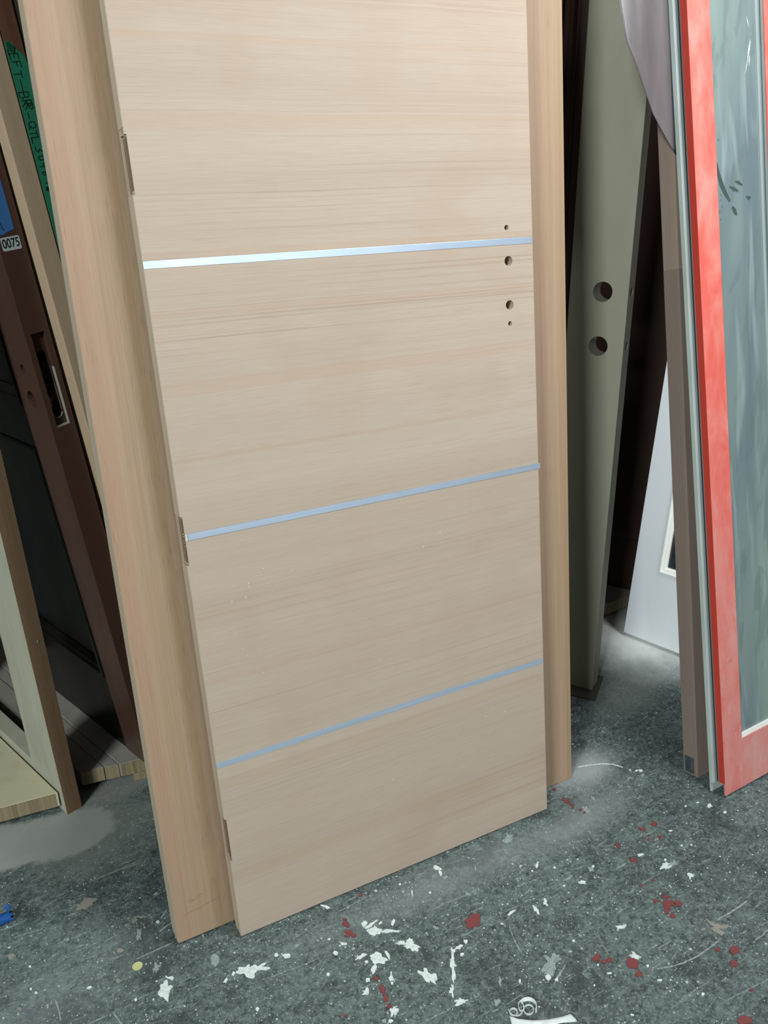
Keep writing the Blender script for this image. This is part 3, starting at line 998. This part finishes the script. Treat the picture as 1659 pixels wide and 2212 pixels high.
# grey weather-strip groove and pale back half
bm = bmesh.new()
add_box(bm, 0.003, RW - 0.003, 0.0175, 0.0225, 0.030, RH)
add_box(bm, 0.0, RW, 0.0240, 0.0290, 0.030, RH)
obj('edge_groove', bm, M['groove'], RD)
obj('rubber_seal', box(0.0008, RW - 0.001, 0.0225, 0.0240, 0.030, RH), M['seal'], RD)
bk = obj('back_half', box(-0.0075, RW, 0.0290, 0.0400, 0.0, RH, 0.0008), M['palegrey'], RD)
bk['label'] = 'pale grey back half'
cut(bk, [box(-0.02, 0.32, 0.02, 0.0365, -0.01, 0.026)])
gl = obj('glass_pane', box(0.0685, 0.2395, 0.0055, 0.0115, 0.128, RH - 0.13), M['glass'], RD)
gl['label'] = 'dusty glass'
obj('glazing_bead', box(0.0685, 0.2395, 0.0015, 0.0055, 0.1275, 0.1400, 0.0008), M['white_bead'], RD)['label'] = 'white bead'
gk = obj('gasket', box(0.2315, 0.2398, 0.0020, 0.0055, 0.1400, RH - 0.13, 0.001), plain('grey_gasket', srgb('#737a79'), 0.5), RD)
M['pane_strip_pale'] = plain('pale_pane_strip', srgb('#8d9a99'), 0.5)
M['shine'] = plain('crease_highlight', srgb('#e6eeee'), 0.2)  # near-white colour stands in for highlights on the creased film
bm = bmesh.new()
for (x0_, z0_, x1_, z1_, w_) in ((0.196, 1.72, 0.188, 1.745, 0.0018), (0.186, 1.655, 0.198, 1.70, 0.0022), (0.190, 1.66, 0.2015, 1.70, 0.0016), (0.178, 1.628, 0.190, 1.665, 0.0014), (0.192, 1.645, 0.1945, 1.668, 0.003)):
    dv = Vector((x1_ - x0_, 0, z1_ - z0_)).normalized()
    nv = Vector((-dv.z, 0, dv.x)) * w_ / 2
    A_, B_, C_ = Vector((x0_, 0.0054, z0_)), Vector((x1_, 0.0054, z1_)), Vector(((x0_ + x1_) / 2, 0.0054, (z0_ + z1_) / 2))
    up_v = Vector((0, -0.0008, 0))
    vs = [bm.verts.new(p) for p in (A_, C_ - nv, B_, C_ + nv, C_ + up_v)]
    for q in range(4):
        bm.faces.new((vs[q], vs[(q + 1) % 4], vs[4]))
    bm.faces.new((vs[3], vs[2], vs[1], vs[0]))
o = obj('film_crease_glint', bm, M['shine'], gl)
o['kind'] = 'stuff'
obj('pane_strip', box(0.2120, 0.2145, 0.0052, 0.0055, 0.1410, RH - 0.13), M['groove'], gl)  # darker and paler upright strips on the pane
obj('pane_strip', box(0.2175, 0.2260, 0.0050, 0.0055, 0.9, RH - 0.13), M['pane_strip_pale'], gl)
# smears wiped into the film, lying on the glass
def smear(pts, w0, w1, y=0.0055, n=1):
    bm = bmesh.new()
    L = len(pts)
    lo, hi = [], []
    for i, (x, z) in enumerate(pts):
        a = pts[max(i - 1, 0)]
        b = pts[min(i + 1, L - 1)]
        d = Vector((b[0] - a[0], 0, b[1] - a[1])).normalized()
        nn = Vector((-d.z, 0, d.x))
        t = i / (L - 1)
        w = (w0 + (w1 - w0) * t) * (0.35 + math.sin(math.pi * min(max(t, 0.06), 0.94)))
        c = Vector((x, y - 0.0002, z))
        lo.append(bm.verts.new(c - nn * w / 2))
        hi.append(bm.verts.new(c + nn * w / 2))
    for i in range(L - 1):
        bm.faces.new((lo[i], lo[i + 1], hi[i + 1], hi[i]))
    bmesh.ops.solidify(bm, geom=list(bm.faces), thickness=0.0001)
    return bm


M['smear'] = plain('wiped_streak', srgb('#63716f'), 0.3)
sm = [([(0.074, 1.452), (0.078, 1.43), (0.086, 1.408), (0.098, 1.388), (0.112, 1.372)], 0.008, 0.012),
      ([(0.112, 1.402), (0.125, 1.397), (0.140, 1.392)], 0.006, 0.008),
      ([(0.132, 1.412), (0.142, 1.410), (0.155, 1.404)], 0.005, 0.007),
      ([(0.118, 1.36), (0.126, 1.352), (0.132, 1.342)], 0.010, 0.009),
      ([(0.166, 1.38), (0.175, 1.376), (0.182, 1.378)], 0.007, 0.006)]
bm = bmesh.new()
for pts_, w0, w1 in sm:
    b2 = smear(pts_, w0, w1)
    tmp = bpy.data.meshes.new('t')
    b2.to_mesh(tmp)
    b2.free()
    bm.from_mesh(tmp)
    bpy.data.meshes.remove(tmp)
for (x, z) in ((0.084, 1.386), (0.083, 1.376), (0.085, 1.362), (0.077, 1.352), (0.080, 1.336), (0.083, 1.497)):
    b2 = cylinder_bm((x, 0.0054, z), (0, 1, 0), 0.0032, 0.0004, 12)
    tmp = bpy.data.meshes.new('t')
    b2.to_mesh(tmp)
    b2.free()
    bm.from_mesh(tmp)
    bpy.data.meshes.remove(tmp)
o = obj('wiped_smear', bm, M['smear'], gl)
o['kind'] = 'stuff'

# --- smoky plastic sheet draped over the taupe door
def sheet_pt(px, py):
    """point of the taupe door's front plane seen at a pixel"""
    n = Vector((0.07, -1.0, 0.1896))
    p0 = Vector((1.1555, -0.0988, 0.0))
    rr = ray(px, py)
    return CAM + rr * ((p0 - CAM).dot(n) / rr.dot(n))


edge_pts = [sheet_pt(*q) for q in ((1330, -120), (1336, -60), (1340, 0), (1352, 90), (1375, 150), (1412, 245), (1440, 300), (1458, 332))]
bm = bmesh.new()
cols = 14
grid = []
for i, e in enumerate(edge_pts):
    row = []
    for k in range(cols + 1):
        t = k / cols
        x = e.x + (1.172 - e.x) * t
        z = e.z + 0.012 * t
        y = -0.0988 + 0.1896 * z + 0.07 * (x - 1.1555)
        y = max(y, -0.1340 + 0.2108 * z + 0.07 * (x - 1.1628) + 0.001)
        free = min(1.0, max(0.0, (1.128 - x) / 0.05))
        y += free * (0.004 * math.sin(40 * x + i * 0.3) + 0.0012 * math.sin(110 * x + i * 0.5))
        row.append(bm.verts.new((x, y, z)))
    grid.append(row)
for i in range(len(grid) - 1):
    for k in range(cols):
        bm.faces.new((grid[i][k], grid[i][k + 1], grid[i + 1][k + 1], grid[i + 1][k]))
bmesh.ops.subdivide_edges(bm, edges=list(bm.edges), cuts=1, use_grid_fill=True, smooth=0.5)
bmesh.ops.solidify(bm, geom=list(bm.faces), thickness=0.0006)
sheet = obj('plastic_sheet', bm, M['film'], None, True)
tag(sheet, 'smoky translucent plastic sheet hanging over the top of the taupe door', 'plastic sheet')

# ------------------------------------------------------------------ small things on the floor
# blue tape curl
t = thing('tape_scrap', 'curled scrap of blue masking tape on the floor at the left', 'tape', frame(fl(13, 1992), xaxis=(0.98, 0.12, 0), up=(0, 0, 1)))
bm = bmesh.new()
R0 = 0.0105
prof = []
for k in range(17):
    a = math.radians(-80 + k * 325 / 16)
    prof.append((R0 * math.cos(a), R0 + R0 * math.sin(a)))
rows = []
nx = 10
for i in range(nx + 1):
    x = -0.07 + 0.082 * i / nx
    row = []
    for k, (yy, zz) in enumerate(prof):
        jag = 0.0035 * math.sin(k * 2.1) + (0.002 if k % 3 else -0.002) if i == nx else 0
        row.append(bm.verts.new((x + jag, yy, zz + 0.0004)))
    rows.append(row)
for i in range(nx):
    for k in range(len(prof) - 1):
        bm.faces.new((rows[i][k], rows[i][k + 1], rows[i + 1][k + 1], rows[i + 1][k]))
bmesh.ops.solidify(bm, geom=list(bm.faces), thickness=0.0003)
obj('curl', bm, M['tape_blue'], t, True)
bm = bmesh.new()
fv = [(0.004, 0.004, 0.0195), (0.014, 0.012, 0.021), (0.021, 0.009, 0.011), (0.012, 0.019, 0.029), (0.002, 0.014, 0.024), (0.006, 0.009, 0.019)]
vs = [bm.verts.new(p) for p in fv]
bm.faces.new((vs[0], vs[1], vs[5]))
bm.faces.new((vs[5], vs[1], vs[3]))
bm.faces.new((vs[5], vs[3], vs[4]))
bm.faces.new((vs[1], vs[2], vs[3]))
bmesh.ops.solidify(bm, geom=list(bm.faces), thickness=0.0003)
obj('torn_flap', bm, M['tape_blue'], t)

# yellow dot sticker
c = fl(297, 2087)
bm = cylinder_bm((0, 0, 0.0003), (0, 0, 1), 0.0098, 0.0006, 40)
for v in bm.verts:
    v.co.x *= 1 + 0.03 * math.sin(5 * math.atan2(v.co.y, v.co.x))
o = obj('dot_sticker', bm, M['sticker'])
o.location = c
tag(o, 'round pale yellow dot sticker on the floor, left of the door foot', 'sticker')

# curled milky plastic strip
def ribbon(path, h, tilt=0.0, th=0.0004):
    """thin upright band following a path on the floor, closed solid"""
    bm = bmesh.new()
    rows = []
    n = len(path)
    for i, p in enumerate(path):
        q0, q1 = path[max(i - 1, 0)], path[min(i + 1, n - 1)]
        d = Vector((q1[0] - q0[0], q1[1] - q0[1], 0)).normalized()
        nn = Vector((-d.y, d.x, 0)) * th / 2
        lo = Vector((p[0], p[1], 0.0002))
        hi = Vector((p[0] + tilt * 0.3, p[1] + tilt, h))
        rows.append([bm.verts.new(lo - nn), bm.verts.new(lo + nn), bm.verts.new(hi + nn), bm.verts.new(hi - nn)])
    for A_, B_ in zip(rows[:-1], rows[1:]):
        for q in range(4):
            bm.faces.new((A_[q], A_[(q + 1) % 4], B_[(q + 1) % 4], B_[q]))
    bm.faces.new(rows[0])
    bm.faces.new(list(reversed(rows[-1])))
    return bm


cs = thing('plastic_strip', 'curled strip of milky plastic lying on the floor at the bottom', 'plastic strip',
           Matrix.Translation(fl(1125, 2195)))
org = fl(1125, 2195)


def ring_px(cx, cy, rx, ry, a0, a1, n=22):
    out = []
    for i in range(n + 1):
        a = math.radians(a0 + (a1 - a0) * i / n)
        p = fl(cx + rx * math.cos(a), cy - ry * math.sin(a)) - org
        out.append((p.x, p.y))
    return out


for args, hh in (((1114.5, 2179, 16.5, 18, -165, 60), 0.0045), ((1109, 2189, 8, 8.5, 40, 395), 0.0045), ((1126, 2175, 6.5, 10.5, 60, 330), 0.004),
                 ((1142, 2183, 10.5, 10.5, 20, 375), 0.004)):
    obj('loop', ribbon(ring_px(*args), hh, th=0.0009), M['strap'], cs)
obj('loop', ribbon(ring_px(1141, 2180, 19, 18, 140, -30), 0.0060, 0.003, th=0.0009), M['strap'], cs)
bm = bmesh.new()
top = [(1100, 2194), (1120, 2201), (1150, 2204), (1185, 2202), (1215, 2196), (1232, 2190), (1243, 2200)]
bot = [(1106, 2216), (1124, 2220), (1152, 2221), (1188, 2215), (1218, 2209), (1240, 2208), (1247, 2207)]
a_ = []
b_ = []
for i, (p, q) in enumerate(zip(top, bot)):
    P1 = fl(*p, 0.004 + 0.003 * math.sin(i * 1.3)) - org
    P2 = fl(*q, 0.0008) - org
    a_.append(bm.verts.new(P1))
    b_.append(bm.verts.new(P2))
for i in range(len(top) - 1):
    bm.faces.new((a_[i], a_[i + 1], b_[i + 1], b_[i]))
bmesh.ops.subdivide_edges(bm, edges=list(bm.edges), cuts=2, use_grid_fill=True, smooth=0.6)
bmesh.ops.solidify(bm, geom=list(bm.faces), thickness=0.0003)
obj('tail', bm, M['strap'], cs, True)


# ------------------------------------------------------------------ paint drops and scrapes on the floor
def ragged(px, py, rx, ry, rot, mat, rag=0.35, n=26, th=0.0006, seed=0):
    th = 0.0004 + 0.000012 * seed
    """a splash of paint: outline laid out on the floor plane, raised by its own film thickness"""
    bm = bmesh.new()
    ps = []
    for i in range(n):
        a = 2 * math.pi * i / n
        k = 1 + rag * 1.6 * (noise.noise(Vector((math.cos(a) * 1.6, math.sin(a) * 1.6, seed * 3.7 + px * 0.11))))
        k *= 1 + rag * rnd.uniform(-0.35, 0.35)
        k = max(k, 0.32)
        ux, uy = rx * k * math.cos(a), ry * k * math.sin(a)
        cr, sr = math.cos(rot), math.sin(rot)
        ps.append(fl(px + ux * cr - uy * sr, py + ux * sr + uy * cr))
    c = fl(px, py)
    add_prism(bm, [(p.x - c.x, p.y - c.y) for p in reversed(ps)], 0.0, th)
    bmesh.ops.triangulate(bm, faces=[f for f in bm.faces if len(f.verts) > 4], ngon_method='EAR_CLIP')
    o = obj('paint_drop', bm, mat, FLOOR)
    o.location = (c.x, c.y, 0.0)
    return o


def scrape(pts, w, mat, name='scrape'):
    """a thin line of paint or a scratch filled with dust"""
    bm = bmesh.new()
    W = [fl(*p) for p in pts]
    c = W[0].copy()
    # densify
    D = []
    for a, b in zip(W[:-1], W[1:]):
        for k in range(8):
            D.append(a.lerp(b, k / 8))
    D.append(W[-1])
    rows = []
    for i, p in enumerate(D):
        d = (D[min(i + 1, len(D) - 1)] - D[max(i - 1, 0)]).normalized()
        nn = Vector((-d.y, d.x, 0))
        ww = w * (0.4 + 0.8 * rnd.random()) * (0.4 if i in (0, len(D) - 1) else 1)
        a_, b_ = p - nn * ww / 2 - c, p + nn * ww / 2 - c
        rows.append([bm.verts.new((a_.x, a_.y, 0.0)), bm.verts.new((b_.x, b_.y, 0.0)),
                     bm.verts.new((b_.x, b_.y, 0.0006)), bm.verts.new((a_.x, a_.y, 0.0006))])
    for A_, B_ in zip(rows[:-1], rows[1:]):
        for q in range(4):
            bm.faces.new((A_[q], A_[(q + 1) % 4], B_[(q + 1) % 4], B_[q]))
    bm.faces.new(rows[0])
    bm.faces.new(list(reversed(rows[-1])))
    o = obj(name, bm, mat, FLOOR)
    o.location = (c.x, c.y, 0.0)
    return o


W_, G_, R_, T_ = M['splat_white'], M['splat_grey'], M['splat_red'], M['splat_tan']
drops = [
    # px, py, rx, ry, rot, mat, ragged
    (533, 2097, 20, 12, -0.1, W_, .5), (556, 2092, 22, 9, -0.2, W_, .8), (504, 2103, 4, 6, 0.5, W_, .4), (488, 2118, 3, 7, 0.6, W_, .4),
    (464, 2074, 10, 13, 0.1, G_, .2), (358, 2140, 13, 20, 0.15, W_, .5), (365, 2113, 9, 5, 0, W_, .7), (336, 2091, 8, 12, 0.3, G_, .8),
    (597, 2063, 4.5, 3.8, 0, W_, .1), (620, 2065, 9, 6.5, 0, W_, .3), (641, 2043, 3.5, 3.5, 0, G_, .1), (725, 2059, 6, 4.5, .3, W_, .2),
    (711, 2029, 3, 2.2, 0, W_, .2), (740, 2038, 9, 4, .3, W_, .8), (787, 1996, 8, 6, 0, W_, .5), (800, 1998, 12, 3.5, -.5, W_, .6),
    (810, 2011, 14, 10, .15, W_, .3), (845, 2012, 18, 3, 0, W_, .6), (849, 1993, 3, 9, .25, W_, .3), (822, 1994, 5, 2.5, -.6, W_, .4),
    (887, 2042, 12, 10, .2, W_, .6), (870, 2038, 10, 3, .1, W_, .8), (817, 2071, 15, 11, 0, W_, .4), (808, 2093, 5, 10, .35, W_, .3),
    (837, 2062, 3, 11, -.5, W_, .3), (781, 2066, 12, 4, -.5, W_, .6), (792, 2078, 4, 3, 0, W_, .1), (709, 2105, 4, 4, 0, W_, .3),
    (794, 2118, 6, 6, 0, W_, .6), (790, 2142, 7, 7, .6, W_, .8), (846, 2112, 4, 9, -.1, W_, .8), (847, 2124, 3, 3, 0, W_, .2),
    (919, 2105, 20, 10, .75, W_, .6), (935, 2112, 10, 8, 0, W_, .4), (979, 2055, 5, 3.5, -.3, W_, .2), (998, 2062, 4.5, 3.5, 0, W_, .2),
    (992, 2046, 8, 5, -.5, W_, .6), (1006, 2035, 5, 4, 0, W_, .6), (978, 2080, 4, 16, -.03, W_, .9), (978, 2110, 3, 14, -.03, W_, .95), (977, 2140, 4, 10, 0, W_, .8),
    (994, 2164, 14, 6, -.15, W_, .7), (851, 2185, 7, 12, .3, W_, .5), (843, 2206, 5, 4, 0, W_, .4), (944, 1875, 9, 5, .1, W_, .4), (951, 1886, 3, 6, -.4, W_, .3),
    (1098, 1812, 10, 8, .2, G_, .8), (556, 2180, 4, 4, 0, W_, .2), (293, 2160, 3.2, 3, 0, W_, .1), (193, 2134, 6, 3, -.4, W_, .2), (65, 2088, 3, 2.2, 0, W_, .2),
    (78, 2145, 3, 2.5, 0, W_, .2), (67, 2137, 2.5, 3, 0, W_, .3), (24, 2066, 6, 6, .3, T_, .5), (255, 2119, 5, 5, 0, T_, .4), (258, 2053, 7, 5, 0, T_, .5),
    (291, 1988, 7, 4, -.2, T_, .3), (305, 1980, 12, 1.6, -.05, T_, .5), (185, 1953, 21, 10, -.45, T_, .45), (42, 2180, 5, 4, .2, T_, .4),
    (337, 1931, 5, 2.5, -.3, G_, .4), (300, 2024, 5, 8, .2, G_, .8), (145, 2030, 6, 3, 0, G_, .6), (341, 1992, 4, 3, 0, W_, .3), (354, 1976, 2, 14, .55, G_, .4),
    (1160, 1870, 3, 5, .3, W_, .2), (1150, 1882, 2.3, 2, 0, W_, .2), (1281, 1872, 3.2, 2.4, 0, W_, .1), (1277, 1878, 7, 4, .2, G_, .5),
    (1219, 1914, 2.2, 2, 0, W_, .2), (1259, 1906, 9, 4.5, .3, W_, .7), (1383, 1847, 7, 2.5, -.1, W_, .6), (1437, 1858, 3, 2.5, 0, W_, .2), (1437, 1873, 9, 9, 0, W_, .85),
    (1455, 1866, 12, 6, -.3, G_, .9), (1491, 1893, 6, 5, 0, W_, .9), (1532, 1741, 5, 4, .2, W_, .4), (1566, 1755, 4, 2.3, 0, W_, .3), (1507, 1734, 3.5, 1.2, 0, W_, .3), (1481, 1742, 2.5, 1.6, 0, W_, .2),
    (1384, 1665, 4.5, 2.4, 0, W_, .2), (1375, 1665, 3, 1.8, 0, W_, .2), (1361, 1664, 2, 1.4, 0, W_, .2), (1388, 1675, 3.5, 2.5, 0, G_, .6), (1362, 1681, 6, 1.6, 0, G_, .6),
    (1448, 1795, 4, 1.6, 0, W_, .3), (1340, 2004, 9, 5, -.3, W_, .8), (1369, 2060, 3, 2.5, 0, W_, .3), (1399, 2087, 3, 3, 0, W_, .1), (1292, 2085, 2.4, 2.4, 0, W_, .2), (1316, 2103, 5, 2, 0, W_, .4),
    (1425, 2118, 5, 2, 0, W_, .4), (1518, 2148, 3.5, 3.5, 0, W_, .3), (1284, 2129, 2, 2, 0, W_, .1), (1366, 2193, 4, 2, .1, W_, .3), (1375, 2067, 12, 4, .3, W_, .9),
    (1548, 2005, 16, 8, .35, T_, .8), (1556, 2016, 9, 5, .6, T_, .8), (1520, 2008, 5, 3, 0, T_, .7),
    (1192, 2077, 15, 20, .3, G_, .7), (1190, 2095, 10, 14, .2, G_, .7), (1184, 2112, 6, 5, 0, W_, .4), (1207, 2110, 3, 20, .55, G_, .8), (1202, 2117, 4, 3, 0, W_, .5),
    (1159, 1965, 4, 9, -.5, W_, .7), (1178, 1950, 6, 5, 0, W_, .9), (1104, 1972, 10, 2.5, -.5, W_, .7), (1239, 2033, 3, 2.5, 0, W_, .1), (1253, 2021, 5, 2, .5, G_, .5),
    (1265, 1748, 9, 6, 0, G_, .8), (1281, 1725, 6, 3, 0, G_, .7), (1075, 2195 - 30, 7, 6, .3, G_, .6), (1123, 2120, 2.5, 4.5, 0, W_, .2),
    (1080, 2120, 2.5, 10, -.1, G_, .6), (830, 2206, 6, 4, 0, G_, .5), (963, 1896, 5, 3, 0, G_, .7), (929, 1929, 2.5, 2, 0, W_, .2), (890, 1930, 1.8, 6, -.1, W_, .3), (864, 1911, 2.5, 2, 0, W_, .2),
    (1027, 1877, 2, 7, -.1, G_, .4), (941, 2005, 7, 3, .1, G_, .8), (1010, 1932, 6, 4, .2, G_, .6), (708, 1961, 5, 3, .5, W_, .5), (700, 1958, 7, 2.5, .3, W_, .7),
    # dark red drops
    (1022, 1990, 18, 14, -.5, R_, .25), (1366, 2082, 14, 11, .35, R_, .15), (1381, 2106, 8, 6, .2, R_, .3), (1413, 1781, 8, 4, 0, R_, .15), (1387, 1792, 8, 3.5, .3, R_, .8),
    (1400, 1806, 3, 2.2, 0, R_, .3), (1400, 1815, 2.5, 2.5, 0, R_, .3), (1425, 1809, 5, 4, .3, R_, .3), (1334, 1828, 5, 3, .8, R_, .5), (1369, 1859, 7, 4.5, .4, R_, .3),
    (1384, 1914, 3.5, 2.5, 0, R_, .3), (1410, 1902, 2.5, 2, 0, R_, .3), (1444, 1953, 12, 11, .4, R_, .5), (1465, 1953, 9, 5, .6, R_, .4), (1441, 1969, 6, 5, 0, R_, .3), (1453, 1980, 6, 3.5, .3, R_, .4),
    (1437, 1938, 9, 3, 0, R_, .8), (1416, 1947, 5, 3.5, 0, R_, .6), (1586, 2053, 10, 8, .2, R_, .3), (1585, 2084, 8, 8, .6, R_, .5), (1550, 2053, 6, 4, .1, R_, .4), (1624, 2139, 4, 3, 0, R_, .3),
    (1608, 2206, 15, 10, 0, R_, .2), (1290, 2070, 7, 6, 0, R_, .6), (1316, 2074, 6, 5, 0, R_, .6), (1305, 2078, 5, 4, 0, R_, .6), (1236, 1739, 3.5, 2, 0, R_, .3), (1224, 1731, 8, 3, .6, R_, .9),
    (1225, 1733, 3.5, 2.4, 0, R_, .3), (1238, 1745, 3, 2, 0, R_, .3), (1254, 1750, 3, 2.4, 0, R_, .2), (1262, 1756, 2.2, 1.8, 0, R_, .2), (1198, 1706, 3, 2.5, 0, R_, .3), (1219, 1728, 4, 2.4, .3, R_, .3),
    (747, 1997, 7, 5, .6, R_, .5), (752, 2017, 8, 8, .3, R_, .6), (764, 2022, 5, 4, 0, R_, .5), (744, 1987, 4, 2, 0, R_, .3), (778, 1935, 4, 3, 0, R_, .4), (813, 2114, 6, 4, .7, R_, .4),
    (826, 2140, 5, 11, -.35, R_, .4), (834, 2158, 6, 9, -.35, R_, .4), (841, 2175, 5, 5, 0, R_, .5), (747, 2195, 4, 2.5, 0, R_, .4),
]
for k, (px, py, rx, ry, rot, mt, rg) in enumerate(drops):
    ragged(px, py, rx, ry, rot, mt, rg, seed=k, n=30 if rx > 9 or ry > 9 else 14)
scrapes = [
    ([(1248, 1657), (1272, 1653), (1300, 1650), (1325, 1651), (1346, 1658)], 0.0035, W_),
    ([(1418, 2093), (1450, 2088), (1480, 2079), (1510, 2064), (1540, 2042), (1557, 2028)], 0.0030, G_),
    ([(1550, 1987), (1575, 1973), (1598, 1958), (1614, 1946)], 0.0035, G_),
    ([(1465, 2165), (1500, 2140), (1532, 2120)], 0.0012, G_), ([(1555, 2170), (1600, 2145), (1655, 2118)], 0.0014, G_),
    ([(295, 2072), (325, 2058), (376, 2035)], 0.0022, G_), ([(228, 2033), (255, 2018)], 0.0015, G_), ([(47, 2136), (80, 2118), (95, 2112)], 0.0014, G_),
    ([(120, 2160), (128, 2185), (131, 2205)], 0.0035, G_), ([(242, 2185), (255, 2202), (262, 2212)], 0.0028, G_), ([(375, 1990), (358, 2002), (345, 2012)], 0.0012, W_),
    ([(567, 2116), (620, 2098), (690, 2070)], 0.0010, G_), ([(735, 1968), (765, 1952), (790, 1940)], 0.0014, G_),
    ([(930, 1968), (965, 1950), (1030, 1925)], 0.0012, G_), ([(1100, 2000), (1110, 2030), (1127, 2060)], 0.0020, G_), ([(1290, 2012), (1300, 2038), (1315, 2062)], 0.0012, G_),
    ([(1284, 1894), (1320, 1901)], 0.0016, G_), ([(1378, 1915), (1410, 1895), (1440, 1880)], 0.0010, G_), ([(910, 2212), (940, 2196), (962, 2184)], 0.0012, G_),
    ([(0, 2010), (30, 2000), (60, 1985)], 0.0010, G_), ([(190, 1905), (230, 1890), (300, 1860)], 0.0012, G_), ([(30, 2026), (60, 2016), (90, 2008)], 0.0014, G_),
]
for pts_, w, mt in scrapes:
    scrape(pts_, w, mt)
